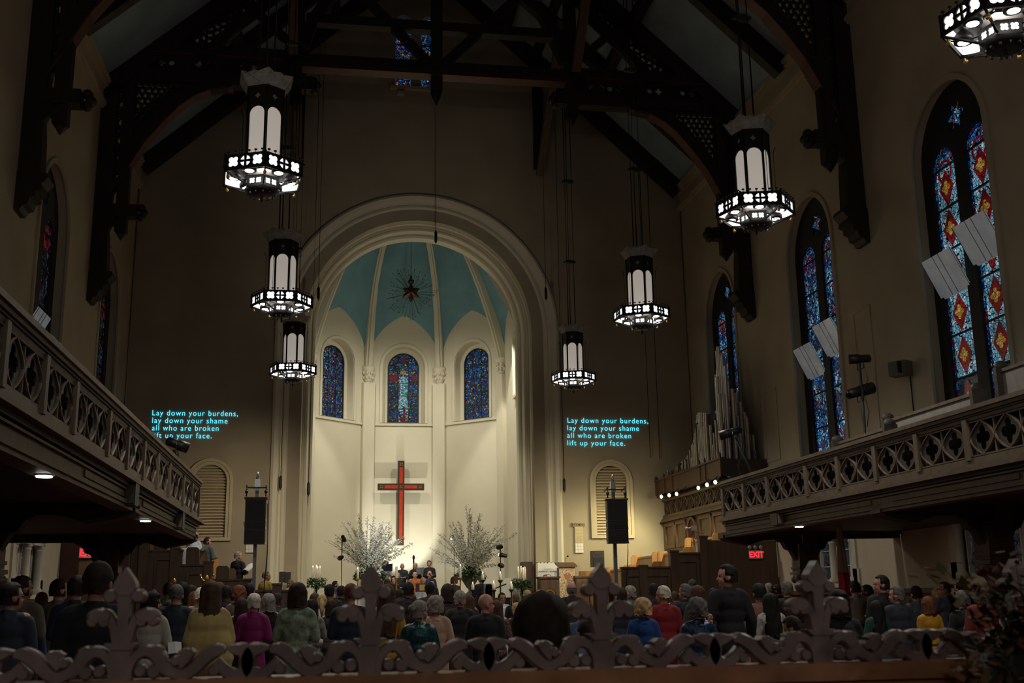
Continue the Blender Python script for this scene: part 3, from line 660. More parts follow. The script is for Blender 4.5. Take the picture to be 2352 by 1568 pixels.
#@@CHANDELIER
# ------------------------------------------------------------------ chandeliers (local origin = middle of the lamp ring)
def make_chandelier():
    t=thing('chandelier','','chandelier',(0,0,0))
    RO=.66; RI=.27; A=[PI/6+k*PI/3 for k in range(6)]
    def hx(r,k,z): a=A[k%6]; return Vector((r*math.cos(a),r*math.sin(a),z))
    for k in range(6):
        a,b=hx(RO,k,0),hx(RO,k+1,0); L=(b-a).length; d=(b-a).normalized(); n=Vector((d.y,-d.x,0))
        f=lambda u,v,c,a=a,d=d,n=n: a+d*u+n*c+Vector((0,0,v))
        lo=[[(0,-.115),(L,-.115),(L,.115),(0,.115)]]
        for j,u in enumerate((.2,.5,.8)):
            if j==1:
                for q_ in range(4):
                    am=q_*PI/2+PI/4; lo.append([(u*L+.085*math.cos(am+e),.0+.085*math.sin(am+e)) for e in(-.55,-.28,0,.28,.55)]+[(u*L+.02*math.cos(am),.02*math.sin(am))])
            else: lo.append(foil(u*L,0,.095,4,24,PI/2,.35))
        q=MB(); q.mesh(shape2d(lo,.008),f=f); pn=q.build('pierced_panel',iron,t,True)
        q=MB(); q.mesh(shape2d([[(.02,-.1),(L-.02,-.1),(L-.02,.1),(.02,.1)]],.002),f=lambda u,v,c,f=f:f(u,v,c-.025)); q.build('opal_pane',piercelit,pn,True)
        q=MB()
        for j in range(6):
            p=f((j+.5)*L/6,.115,0); q.tube([p,p+Vector((0,0,.03)),p+Vector((0,0,.035)),p+Vector((0,0,.05))],[.008,.008,.025,.025],6)
        stuff(q.build('cresting',iron,pn,True))
        q=MB(); q.bar(hx(RO,k,-.12),hx(RI,k,-.24),.02,.03); q.bar(hx(RO,k,-.115),hx(RO,k+1,-.115),.03,.02); q.tube([hx(RO,k,-.13),hx(RO,k,.13)],.018,6)
        q.tube([hx(RO*.95,k,-.14),hx(RO*.85,k,-.19),hx(RO*.6,k,-.20),hx(RI,k,-.16)],.008,5); q.build('strut',iron,t,True)
        q=MB(); q.lathe([(.01,-.23),(.03,-.21),(.025,-.18),(.01,-.16)],8,hx(RO*.9,k,0)); q.build('gilt_drop',gold,t,True)
        mid=(hx(.5,k,0)+hx(.5,k+1,0))/2
        q=MB(); q.lathe([(.11,-.10),(.115,-.04),(.07,.02),(.03,.05)],12,mid+Vector((0,0,-.01))); bl=q.build('lamp_housing',iron,t,True)
        q=MB(); q.ell(mid+Vector((0,0,-.10)),(.075,.075,.035),12,6); q.build('bulb',bulb,bl,True)
        # inner lower ring
        a,b=hx(RI,k,0),hx(RI,k+1,0); L=(b-a).length; d=(b-a).normalized(); n=Vector((d.y,-d.x,0))
        f=lambda u,v,c,a=a,d=d,n=n: a+d*u+n*c+Vector((0,0,v))
        lo=[[(0,-.27),(L,-.27),(L,-.10),(0,-.10)],foil(L*.3,-.185,.055,4,16,PI/2,.35),foil(L*.7,-.185,.055,4,16,PI/2,.35)]
        q=MB(); q.mesh(shape2d(lo,.006),f=f); pn=q.build('inner_panel',iron,t,True)
        q=MB(); q.mesh(shape2d([[(.0,-.26),(L,-.26),(L,-.11),(0,-.11)]],.002),f=lambda u,v,c,f=f:f(u,v,c-.02)); q.build('opal_pane',piercelit,pn,True)
        # lantern face
        RL=.30; a,b=hx(RL,k,0),hx(RL,k+1,0); L=(b-a).length; d=(b-a).normalized(); n=Vector((d.y,-d.x,0))
        f=lambda u,v,c,a=a,d=d,n=n: a+d*u+n*c+Vector((0,0,v))
        lo=[[(0,.05),(L,.05),(L,1.32),(0,1.32)],archloop(L/2,L/2-.025,.08,.90)]
        for j in(.5,): lo.append(foil(L*j,1.2,.05,4,16,0,.4))
        q=MB(); q.mesh(shape2d(lo,.008),f=f); pn=q.build('lantern_frame',iron,t,True)
        q=MB(); q.mesh(shape2d([archloop(L/2,L/2-.02,.06,.90)],.002),f=lambda u,v,c,f=f:f(u,v,c-.015)); q.build('opal_pane',diff,pn,True)
        q=MB(); q.mesh(shape2d([circ(L/2,1.2,.06,12)],.002),f=lambda u,v,c,f=f:f(u,v,c-.015)); q.build('quatrefoil_pane',mat('dull_opal',(.3,.28,.25),.6),pn,True)
        q=MB(); p=hx(RL+.01,k,0); q.tube([p+Vector((0,0,0)),p+Vector((0,0,1.34))],.014,6); q.tube([hx(.37,k,0),hx(.37,k,1.02),hx(.41,k,1.12)],.007,5); q.build('rod',iron,t,True)
        # crown face
        o1,o2=hx(.31,k,1.34),hx(.31,k+1,1.34); p1,p2=hx(.46,k,1.54),hx(.46,k+1,1.54)
        q=MB(); pr=[]; 
        for j in range(9):
            u=j/8; e=p1.lerp(p2,u); pr.append(e+Vector((0,0,.018*math.sin(j*2.1)+(.035 if j in(0,8) else 0))))
        vs=[o1,o2]+pr[::-1]; q.add(vs,[tuple(range(len(vs)))]); q.add([v*1+Vector((0,0,.012)) for v in vs],[tuple(range(len(vs)))]); q.build('crown_leaf',mat('crown_grey',(.30,.29,.26),.7,nscale=12,namt=.3,bump=.3),t,True)
    q=MB(); q.lathe([(.12,-.36),(.2,-.34),(.27,-.27),(.25,-.26),(.02,-.30)],12); q.lathe([(.01,-.46),(.02,-.42),(.01,-.36)],8)
    for k in range(12): a=k*PI/6; q.tube([(.2*math.cos(a),.2*math.sin(a),-.34),(.21*math.cos(a),.21*math.sin(a),-.37)],.02,5)
    q.build('base_bowl',iron,t,True)
    q=MB(); q.lathe([(.26,.0),(.26,.03),(.6,.05),(.6,.07)],6,a0=PI/6,smooth=False); q.build('ring_top',iron,t,True)
    q=MB(); q.lathe([(.33,1.32),(.33,1.36)],6,a0=PI/6,smooth=False); q.lathe([(.2,1.36),(.1,1.5)],8); q.build('lantern_cap',iron,t,True)
    q=MB()
    for dx,dy in((-.12,.0),(.0,.1),(.12,.02)): q.tube([(dx,dy,1.45),(dx,dy,8.7)],.017,5)
    for z in(3.6,6.2): q.bb(-.16,.16,-.06,.14,z,z+.03); q.ell((0,0,z),(.19,.12,.05),8,4)
    q.build('suspension_rod',cable,t,True)
    return t
ch=make_chandelier()
CP=[((-1.14,16.55,7.95),'chandelier','nearest chandelier on the left side, high above the others there'),
((-1.14,24.0,7.90),'','middle lit chandelier of the left row, just beside the top left of the chancel arch'),
((-1.12,31.4,7.88),'','farthest and lowest chandelier of the left row, at the left pier of the arch'),
((7.06,31.75,7.87),'','farthest and lowest lit chandelier of the right row, above the projected words'),
((7.06,24.3,7.90),'','middle lit chandelier of the right row'),
((7.06,17.1,7.92),'','nearest wholly visible lit chandelier on the right side'),
((7.35,10.35,7.75),'','chandelier cut off by the top right corner of the picture')]
for i,(l,_,lab) in enumerate(CP):
    rz=[.12,.5,.35,.25,.1,.3,.2][i]
    if i==0: o=ch; o.location=l; o.rotation_euler=(0,0,rz); o['label']=lab; o['group']='hanging lantern chandeliers'
    else: dup(ch,l,rz,lab)
    spot('chandelier_down',Vector(l)+Vector((0,0,-.5)),Vector(l)+Vector((0,0,-3)),CH_W,165,.9,(1,.93,.82),.3)
    point('chandelier_glow',Vector(l)+Vector((0,0,-.22)),CH_G,(1,.93,.85),.25)
#@@GALLERY
# ------------------------------------------------------------------ galleries
ZT=3.95
def tracery_me(L,n,hh=.50,wood=.02):
    """openwork panel L wide with n pointed-oval quatrefoils, in XY, origin lower left"""
    me=MB(); w_=L/n
    me.poly([(0,0),(L,0),(L,.03),(0,.03)],-.03,.03,f=lambda a,b,c:(a,b,c)); me.poly([(0,hh-.03),(L,hh-.03),(L,hh),(0,hh)],-.03,.03,f=lambda a,b,c:(a,b,c))
    idf=lambda a,b,c:(a,b,c)
    for i in range(n):
        cx=(i+.5)*w_; hw_=w_/2-.015
        for s in(-1,1):
            pts=[(cx,.02),(cx+s*hw_*.62,hh*.24),(cx+s*hw_,hh*.5),(cx+s*hw_*.62,hh*.76),(cx,hh-.02)]
            stroke(me,pts,[.022]*5,-.03,.03,f=idf,sub=4)
        lo=[[(cx+ (hw_*.9)*(math.sin(PI*k/10)) ,hh*.06+hh*.88*k/10) for k in range(11)]+[(cx-(hw_*.9)*math.sin(PI*k/10),hh*.06+hh*.88*k/10) for k in range(9,0,-1)]]
        lo.append(foil(cx,hh*.5,min(hw_*.72,hh*.34),4,24,0,.42)); me.cur=1; me.mesh(shape2d(lo,.006)); me.cur=0
    for i in range(n+1):
        x=min(max(i*w_,.01),L-.01); me.poly([(x-.01,0),(x+.01,0),(x+.01,hh),(x-.01,hh)],-.02,.02,f=idf)
    m_=bpy.data.meshes.new('tracery_panel'); m_.from_pydata([tuple(v) for v in me.v],[],me.f); m_.materials.append(oak_gal); m_.materials.append(oak_gal_d); m_.polygons.foreach_set('material_index',me.mi); return m_
TR2=tracery_me(1.2,2); TR3=tracery_me(1.78,3)
GY=[23.72,22.45,21.14,19.27,17.95,16.6,15.28,13.95,12.1,10.8,9.45,8.1,6.75,5.4]
def gallery(X,sg,side):
    """sg=+1: gallery spreads towards +x (right wall)"""
    t=thing('gallery','long dark wooden gallery with quatrefoil openwork front along the %s wall'%side,'gallery',(X,23.72,2.9))
    Y0=5.4
    def run(nm,d0,d1,z0,z1,m_=oak_gal,ya=Y0,yb=23.76): q=MB(); q.bb(X+sg*d0,X+sg*d1,ya,yb,z0,z1); return q.build(nm,m_,t)
    r=run('handrail',-.10,.16,3.90,3.96); run('rail_moulding',-.07,.13,3.85,3.90); run('top_rail',-.03,.10,3.76,3.85); run('bead',-.05,.1,3.82,3.84,oak_gal_d)
    run('bottom_rail',-.03,.10,3.18,3.28); run('cornice_moulding',-.10,.10,3.13,3.18); run('cornice_moulding',-.16,.10,3.08,3.13); run('cornice_moulding',-.07,.1,3.03,3.08,oak_gal_d)
    run('fascia',.0,.10,2.84,3.03); run('fascia_bead',-.04,.1,2.985,3.01); run('lower_moulding',-.06,.12,2.80,2.85); run('lower_moulding',-.03,.2,2.75,2.80)
    run('backing_boards',.16,.20,3.1,3.85,mat('gallery_shadow_board',(.02,.017,.015),.8))  # near-black boards stand in for the shade behind the openwork
    q=MB(); wallx=XR if sg>0 else XL
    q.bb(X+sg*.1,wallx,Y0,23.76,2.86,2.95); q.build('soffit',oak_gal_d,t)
    q=MB(); 
    for k,(xa,z) in enumerate(((1.2,3.2),(2.2,3.6),(3.2,4.0))): q.bb(X+sg*(xa-.0),wallx,Y0,23.7,2.95,z)
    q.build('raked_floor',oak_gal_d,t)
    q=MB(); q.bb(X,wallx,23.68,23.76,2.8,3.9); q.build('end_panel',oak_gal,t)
    for i,y in enumerate(GY):
        q=MB(); q.bb(X-sg*.06,X+sg*.08,y-.055,y+.055,3.24,3.80); q.build('stile',oak_gal,t)
    for a,b in zip(GY[:-1],GY[1:]):
        L=a-b-.08; src=TR3 if L>1.6 else TR2; base=1.78 if L>1.6 else 1.2
        o=link('tracery_panel',src,t); o.location=(0,b+.04-23.72,3.27-2.9); 
        o.rotation_euler=(PI/2,0,PI/2); o.scale=(L/base,1,1)
    for a,b in((23.6,20.4),(20.2,16.9),(16.2,12.9)):
        q=MB(); q.bb(X-sg*.02,X+sg*.05,b,a,2.89,2.965); q.build('fascia_panel',oak_gal,t)
    return t
gR=gallery(8.62,1,'right'); gL=gallery(-2.70,-1,'left')
# gallery pews and posts of the seating behind the right rail
for k,(y0,y1,x,z) in enumerate(((15.2,18.0,9.6,4.45),(12.0,15.0,9.9,4.75),(17.4,19.4,9.3,4.25))):
    t=thing('gallery_pew',['pale-backed pew seen over the right gallery rail below the light stand','pale-backed pew at the right end of the right gallery','low pale-backed pew on the right gallery nearest the chancel'][k],'pew',(x,y0,3.2))
    q=MB(); q.bb(x,x+.05,y0,y1,3.3,z-.05); q.build('back',mat('pew_grey',(.20,.185,.17),.5,nscale=6,namt=.15),t)
    q=MB(); q.bb(x-.03,x+.08,y0,y1,z-.05,z); q.build('top_rail',oak_gal,t)
    for yy in(y0,y1):
        q=MB(); q.bb(x-.1,x+.14,yy-.04,yy+.04,3.2,z+.03); q.ell((x+.02,yy,z+.05),(.12,.05,.09),8,6); q.build('end_post',oak_gal_d,t)
    q=MB(); q.bb(x-.42,x,y0,y1,3.6,3.64); q.build('seat',oak_gal,t)
# gallery supports: cross beam + column + brackets
def support(xc,yb,sg,front,lab,col=True):
    t=thing('gallery_support',lab,'column',(xc,yb,0))
    wallx=XR if sg>0 else XL
    q=MB(); f=lambda a,b,c:(a,yb+c,b)
    xf=front
    q.poly([(xf-sg*.06,2.86),(wallx-sg*.02,2.86),(wallx-sg*.02,2.72),(xf+sg*.9,2.70),(xf+sg*.55,2.58),(xf+sg*.25,2.64),(xf+sg*.05,2.68),(xf-sg*.06,2.74)],-.16,.16,f=f); q.build('cross_beam',oak_gal_d,t)
    q=MB()
    for s in(-1,1):
        q=MB(); q.poly([(s*.16,2.86),(s*.62,2.86),(s*.56,2.76),(s*.48,2.74),(s*.44,2.62),(s*.36,2.6),(s*.3,2.45),(s*.16,2.25)],-.11,.11,f=lambda a,b,c:(xc+c,yb+a,b)); q.build('bracket',oak_gal_d,t)
    q=MB(); q.poly([(-.7,2.74),(-.6,2.66),(-.52,2.64),(-.44,2.5),(-.34,2.46),(-.2,2.2),(.2,2.2),(.34,2.46),(.44,2.5),(.52,2.64),(.6,2.66),(.7,2.74)],-.11,.11,f=lambda a,b,c:(xc+a,yb+c,b)); q.build('bracket',oak_gal_d,t)
    q=MB(); q.box((xc,yb,2.3),(.44,.44,.6)); q.box((xc,yb,1.96),(.52,.52,.06)); q.box((xc,yb,2.08),(.49,.49,.05)); q.build('post_block',oak_mid,t)
    q=MB(); q.lathe([(.15,1.55),(.16,1.6),(.15,1.63),(.2,1.72),(.26,1.85),(.29,1.93)],14,(xc,yb,0))
    for k in range(8): a=2*PI*k/8+.39; q.ell((xc+.24*math.cos(a),yb+.24*math.sin(a),1.83),(.09,.09,.09),7,5)
    q.build('capital',mat('column_brown',(.12,.06,.04),.5,nscale=5,namt=.3),t)
    q=MB(); q.lathe([(.22,0),(.22,.15),(.15,.25),(.145,1.5),(.165,1.52),(.165,1.56),(.15,1.58)],16,(xc,yb,0)); q.build('shaft',MAT['column_brown'],t)
support(10.5,23.95,1,8.62,'column and carved brackets under the far end of the right gallery')
support(10.55,16.7,1,8.62,'column and carved brackets under the right gallery at the right edge of the picture')
support(-4.3,23.4,-1,-2.7,'dark column and brackets under the far end of the left gallery beside the red sign')
support(-4.6,16.2,-1,-2.7,'dark column under the left gallery at the left edge of the picture')
for i,(x,y,lb) in enumerate(((-2.76,11.45,'long lit downlight under the left gallery nearest the left edge'),(-2.76,17.7,'small lit downlight under the far end of the left gallery'),(8.66,19.9,'small lit downlight under the right gallery beside the column'))):
    t=thing('downlight',lb,'light',(x,y,2.86),0)
    q=MB(); q.lathe([(.09,2.735),(.10,2.745),(.10,2.752)],16,(x,y,0)); q.build('trim_ring',white,t)
    q=MB(); q.lathe([(.075,2.722),(.078,2.735)],16,(x,y,0)); q.build('diffuser',bulb,t)
    spot('downlight_lamp',(x,y,2.70),(x,y,0),14,110,.8,(1,.95,.85),.06)
# aisle lights further under the galleries brighten the lower side walls
for x,y,e in((10.4,20.2,26),(10.2,13.4,22),(-5.0,20.6,22),(-5.2,27.4,10)): spot('aisle_lamp',(x,y,2.8),(x+(1.6 if x>0 else -1.6),y,1.0),e,130,1,(1,.88,.68),.1)
# small loudspeakers on the gallery fascias and wall
for lb,loc,d in (('small black box loudspeaker on the left gallery fascia near the left edge',(-2.62,15.55,2.93),(.14,.3,.3)),('small black box loudspeaker on the left gallery fascia near its far end',(-2.62,20.55,2.93),(.14,.3,.3)),('small speaker box on the right gallery fascia above the column',(8.52,20.6,2.92),(.14,.34,.22))):
    t=thing('fascia_speaker',lb,'speaker',(loc[0],loc[1],loc[2]-d[2]/2))
    q=MB(); q.box(loc,d); q.build('cabinet',black,t); q=MB(); q.box((loc[0],loc[1]-d[1]/2-.005,loc[2]),(d[0]*.8,.01,d[2]*.8)); q.build('grille',mat('grille_tan',(.1,.085,.06),.8),t)
p=PX(2068,847,XR-.25)
t=thing('wall_speaker','small black loudspeaker on the right wall between the two nearest windows','speaker',p)
q=MB(); q.box(p,(.3,.42,.32),rz=.5); q.build('cabinet',mat('speaker_beige',(.18,.15,.11),.7),t)
q=MB(); q.box(p+Vector((-.10,-.19,0)),(.22,.02,.27),rz=.5); q.build('grille',black,t)
q=MB(); q.bb(XR-.12,XR,p.y-.05,p.y+.05,p.z-.05,p.z+.05); q.build('bracket',black,t)
q=MB(); q.tube([(XR-.03,p.y,p.z-.1),(XR-.03,p.y,4.9)],.015,5); q.build('cable',cable,t)
# blocked access hatches drawn in the plaster of the right wall
for k,(y0,y1,z0,z1) in enumerate(((30.2,31.2,5.3,7.4),(24.2,25.1,5.2,8.3))):
    q=MB(); q.mesh(shape2d([[(y0,z0),(y1,z0),(y1,z1),(y0,z1)],[(y0+.05,z0+.05),(y1-.05,z0+.05),(y1-.05,z1-.05),(y0+.05,z1-.05)]],.012),f=lambda a,b,c:(XR-.012+c,a,b)); struct(q.build('trim_%d'%(12+k),plaster))
# stage lanterns standing on the galleries
def lantern(mb,c,d,r=.11,L=.5):
    c=Vector(c); d=Vector(d).normalized()
    mb.tube([c-d*L*.5,c-d*L*.46,c-d*L*.1,c+d*L*.0,c+d*L*.05,c+d*L*.5],[r*.5,r*.8,r*.85,r*.85,r,r],10)
def light_stand(base,top,heads,lab,name='light_stand'):
    t=thing(name,lab,'stage light',base); b=Vector(base); tp=Vector(top)
    q=MB(); q.tube([b+Vector((0,0,.02)),b.lerp(tp,.5),tp],[.03,.025,.018],7); q.build('pole',mat('stand_grey',(.05,.05,.055),.4,metal=.6),t)
    q=MB()
    for k in range(3): a=k*2*PI/3+.4; q.tube([b+Vector((0,0,.35)),b+Vector((.4*math.cos(a),.4*math.sin(a),.0))],.012,5)
    q.build('tripod_leg',MAT['stand_grey'],t)
    for c,d,r,L in heads:
        c=Vector(c); q=MB(); lantern(q,c,d,r,L); h=q.build('lantern',black,t)
        q=MB(); q.tube([c+Vector((0,.13,-.0)),c+Vector((0,.13,-.2)),c+Vector((0,-.13,-.2)),c+Vector((0,-.13,0))],.012,5); q.build('yoke',black,h)
    q=MB(); q.tube([tp+Vector((.05,0,.05)),tp+Vector((.14,0,-.35)),tp+Vector((.02,0,-.6)),tp+Vector((.10,0,-1.0)),tp+Vector((.03,0,-1.3))],.008,4); q.build('cable',cable,t)
    return t
X0=10.2; b=PX(1985,985,X0); tp=PX(1975,830,X0); h1=PX(1975,824,X0); h2=PX(1975,898,X0)
light_stand((b.x,b.y,3.62),tp,[(h1,(-1,.35,0),.095,.42),(h2,(1,.2,.28),.12,.62)],'black stage lights stacked on a stand on the right gallery')
c=P(1678,993,22.6); t=light_stand((9.3,22.6,2.97),(c.x+.1,22.6,c.z-.1),[(c,(-1,.25,-.3),.1,.5)],'black stage light at the far end of the right gallery before the organ pipes')
c=P(407,1020,21.2); light_stand((-3.0,21.2,2.97),(c.x-.05,21.2,c.z-.1),[(c,(1,.3,-.35),.10,.42)],'black stage light perched on the far end of the left gallery rail')
#@@ORGAN
# ------------------------------------------------------------------ organ gallery on the right of the chancel side
t=thing('organ_case','oak organ with silvery pipes above a quatrefoil balcony, right of the chancel','organ',(11.6,31.2,3.2))
def ob(nm,x0,x1,y0,y1,z0,z1,m_): q=MB(); q.bb(x0,x1,y0,y1,z0,z1); return q.build(nm,m_,t)
ob('upper_box',11.30,11.36,31.2,37.95,4.92,5.42,oak_mid); ob('upper_box_end',11.30,XR-.02,31.2,31.26,4.92,5.42,oak_gal_d)
ob('upper_box_floor',11.36,XR-.02,31.26,37.95,5.28,5.34,oak_gal_d); ob('box_cap',11.24,11.40,31.15,37.95,5.42,5.47,oak_mid)
q=MB()
for k in range(54): y=31.3+k*.123; q.poly([(y,4.92),(y+.06,4.86),(y+.12,4.92)],11.30,11.33,f=lambda a,b,c:(c,a,b))
q.build('scalloped_valance',oak_mid,t)
for y in(31.22,32.6,33.1,36.0,36.9,37.9):
    q=MB(); q.bb(11.26,11.31,y-.03,y+.03,4.95,5.5); q.lathe([(.03,5.5),(.045,5.54),(.01,5.62)],8,(11.28,y,0)); q.build('pilaster',oak_mid,t)
ob('balcony_back',11.75,11.8,31.3,37.95,3.9,4.95,mat('organ_back',(.16,.10,.05),.6))
ob('balcony_rail',11.5,11.66,31.3,37.95,4.72,4.80,oak_mid); ob('balcony_base',11.5,11.66,31.3,37.95,4.18,4.25,oak_mid)
TRO=tracery_me(.64,1,.5)
TRO.materials[0]=oak_mid
for k in range(10):
    o=link('quatrefoil_panel',TRO,t); o.location=(-.02,.1+k*.665,4.24-3.2); o.rotation_euler=(PI/2,0,PI/2)
q=MB(); q.add([(11.5,31.3,4.18),(11.5,37.95,4.18),(11.36,37.95,4.0),(11.36,31.3,4.0),(11.8,31.3,4.18),(11.8,37.95,4.18),(11.8,37.95,4.0),(11.8,31.3,4.0)],[(0,1,2,3),(4,5,6,7),(0,1,5,4),(2,3,7,6),(0,3,7,4),(1,2,6,5)]); q.build('coved_cornice',oak_mid,t)
ob('lower_wall',11.50,11.56,31.3,37.95,2.6,4.0,oak_mid)
for y0,y1 in((36.6,37.7),(35.4,36.45),(32.9,34.0),(31.5,32.7)):
    q=MB(); q.mesh(shape2d([[(y0,3.1),(y1,3.1),(y1,3.95),(y0,3.95)],[(y0+.1,3.2),(y1-.1,3.2),(y1-.1,3.85),(y0+.1,3.85)]],.02,.006),f=lambda a,b,c:(11.48+c,a,b)); q.build('panel_frame',oak_mid,t)
q=MB(); q.mesh(shape2d([archloop(34.72,.36,2.7,3.5,top=3.95)],.01),f=lambda a,b,c:(11.485+c,a,b)); q.build('doorway_curtain',mat('red_curtain',(.18,.01,.01),.8,nscale=5,namt=.4),t)
q=MB(); q.mesh(shape2d([archloop(34.72,.46,2.7,3.5,top=4.0),archloop(34.72,.36,2.8,3.5,top=3.92)],.03,.008),f=lambda a,b,c:(11.47+c,a,b)); q.build('doorway_arch',oak_mid,t)
# pipes
env=[(1535,1088),(1580,1045),(1598,1005),(1611,935),(1632,938),(1641,975),(1648,960),(1655,870),(1662,762),(1672,790),(1684,870),(1700,885),(1715,930),(1730,985),(1745,1025),(1766,1050)]
def envy(x):
    for (a,b),(c,d) in zip(env[:-1],env[1:]):
        if a<=x<=c: return b+(d-b)*(x-a)/(c-a)
    return 1060
def projpx(v):
    d=Vector(v)-Vector((0,0,H)); k=d.dot(vf); return 1176+FP*d.dot(vr)/k,784-FP*d.dot(vu)/k
org=t
R3=random.Random(11); PM={}
def pipe_mesh(r,wood_):
    key=(r,wood_)
    if key not in PM:
        q=MB()
        if wood_: q.bb(-r,r,-r,r,0,1)
        else: q.lathe([(r*.3,0),(r,.06),(r,.985),(r*1.08,.99),(r*1.08,1.0)],8)
        m_=bpy.data.meshes.new('pipe'); m_.from_pydata([tuple(v) for v in q.v],[],q.f); m_.polygons.foreach_set('use_smooth',q.sm); PM[key]=m_
    return PM[key]
cnt=0
for row in range(6):
    x=11.5+row*.2
    y=37.7-.1*(row%2)
    while y>31.5:
        px,py=projpx((x,y,5.6)); e=envy(px)
        if px<1532: y-=.2; continue
        base=projpx((x,y,5.34))[1]; full=(base-e); hgt=full*y/2554*(.99 if R3.random()<.35 else R3.uniform(.3,.95))*.98
        hgt=max(.14,hgt); r=.022+.045*min(1,hgt/2.2)*R3.uniform(.7,1.1); r=round(r,2) if r>.03 else .025
        wd_=R3.random()<.12
        o=link('pipe',pipe_mesh(r,wd_),org); o.location=(x-11.6,y-31.2,2.14); o.scale=(1,1,hgt)
        if not o.data.materials: o.data.materials.append(pipe_d if wd_ else pipe_m)
        cnt+=1; y-=max(.105,2.3*r)+R3.uniform(0,.03)
for i,(sx,sy) in enumerate(((1519,1140),(1537,1137),(1554,1134),(1604,1120),(1624,1113),(1643,1107))):
    q_=P(sx,sy,1.0); k=10.95/q_.x; loc=Vector((10.95,k,H+(q_.z-H)*k))
    tt=thing('track_spotlight',['spotlight under the organ case nearest the front wall','second spotlight from the front wall under the organ case','third spotlight from the front wall under the organ case','left spotlight of the three nearer ones under the organ case','middle spotlight of the three nearer ones under the organ case','spotlight under the organ case nearest the gallery'][i],'spotlight',loc,0,'spotlights under the organ case')
    q=MB(); q.tube([loc+Vector((.16,.02,.10)),loc+Vector((.02,0,.02))],[.055,.07],10); q.build('can',black,tt)
    q=MB(); q.ell(loc,(.05,.06,.06),10,6); q.build('bulb',warmbulb,tt)
    q=MB(); q.bar(loc+Vector((.14,0,.1)),(11.30,max(loc.y,31.25),4.95),.02,.02,up=(0,1,0)); q.build('arm',black,tt)
#@@STALLS
# ------------------------------------------------------------------ raked choir stalls both sides
def steppedscreen(pts,y,lab,posts,dark):
    t=thing('stall_screen',lab,'wood screen',(pts[0][0],y,0))
    q=MB(); out=[(pts[0][0],0)]+pts+[(pts[-1][0],0)]; q.poly(out,y-.04,y+.04); q.build('panelling',dark,t)
    for (x0,z0),(x1,z1) in zip(pts[:-1],pts[1:]):
        if abs(z0-z1)<.02:
            q=MB(); q.bb(min(x0,x1)-.02,max(x0,x1)+.02,y-.08,y+.08,z0,z0+.05); q.build('capping',dark,t)
            if abs(x1-x0)>.5:
                a,b=min(x0,x1)+.1,max(x0,x1)-.1
                n=max(1,int((b-a)/.75)); ww_=(b-a)/n
                for k in range(n):
                    q=MB(); q.mesh(shape2d([[(a+k*ww_+.03,.3),(a+(k+1)*ww_-.03,.3),(a+(k+1)*ww_-.03,z0-.16),(a+k*ww_+.03,z0-.16)],[(a+k*ww_+.09,.36),(a+(k+1)*ww_-.09,.36),(a+(k+1)*ww_-.09,z0-.22),(a+k*ww_+.09,z0-.22)]],.02,.006),f=lambda aa,bb,c:(aa,y-.055+c,bb)); q.build('panel_frame',dark,t)
    for x,z in posts:
        q=MB(); q.bb(x-.12,x+.12,y-.11,y+.11,0,z); q.bb(x-.14,x+.14,y-.13,y+.13,z,z+.05); q.build('post',dark,t)
    return t
SD=mat('stall_dark',(.085,.050,.030),.5,nscale=7,namt=.3,wood=True,bump=.05)
steppedscreen([(8.08,2.28),(9.60,2.28),(9.60,2.66),(10.46,2.66),(10.46,3.05),(XR-.05,3.02)],30.9,'stepped oak screen closing the right choir stalls, beside the EXIT sign',[(8.7,2.33),(9.62,2.72),(10.5,3.12)],SD)
steppedscreen([(-1.05,1.78),(-2.02,1.78),(-2.02,2.08),(-3.08,2.08),(-3.08,2.47),(-3.82,2.47),(-3.82,2.85),(-4.65,2.85),(-4.65,3.20),(XL+.05,3.20)],30.9,'stepped oak screen closing the left choir stalls',[(-1.35,1.95),(-3.14,2.55),(-4.0,2.9),(-4.8,3.3)],SD)
TRS=[(-3.1,-2.0,1.2,'l'),(-3.85,-3.1,1.7,'l'),(-4.7,-3.85,2.0,'l'),(XL,-4.7,2.35,'l'),(8.1,9.6,1.2,'r'),(9.6,10.5,1.6,'r'),(10.5,XR,2.0,'r')]
pl=struct(MB().build('floor_tiers',SD))
for x0,x1,z,s in TRS:
    q=MB(); q.bb(x0,x1,30.95,37.95,.0,z); q.build('tier',SD,pl)
def pew(x,y0,y1,z,sg,lab,endm,k=0):
    """stall bench running along y; sitters face sg*x"""
    t=thing('choir_pew',lab,'pew',(x,y0,z))
    q=MB(); q.bb(x-sg*.03,x+sg*.03,y0,y1,z,z+1.14); q.build('back',oak_pale,t)
    q=MB(); q.bb(x-sg*.05,x+sg*.06,y0,y1,z+1.14,z+1.20); q.build('top_rail',oak_pale,t)
    q=MB(); q.bb(x+sg*.03,x+sg*.42,y0,y1,z+.42,z+.46); q.build('seat',oak_pale,t)
    q=MB()
    n=int((y1-y0)/.22)
    for j in range(n): yy=y0+.1+j*.22; q.bb(x-sg*.045,x-sg*.03,yy,yy+.08,z+.1,z+.5)
    for zz in(.6,.9,1.04): q.bb(x-sg*.045,x-sg*.03,y0,y1,z+zz,z+zz+.04)
    q.build('back_moulding',oak_gal,t)
    for yy in(y0,y1):
        q=MB(); q.poly([(x-sg*.08,z),(x+sg*.45,z),(x+sg*.45,z+.55),(x+sg*.30,z+.62),(x+sg*.26,z+1.22),(x+sg*.2,z+1.28),(x-sg*.04,z+1.28),(x-sg*.08,z+1.22)],yy-.03,yy+.03); e=q.build('end_panel',endm,t)
    return t
pew(-2.9,31.3,33.6,1.2,1,'light oak pew of the lowest left stall row, nearest the nave',oak_mid); pew(-2.9,34.2,36.8,1.2,1,'light oak pew of the lowest left stall row, near the front wall',oak_light)
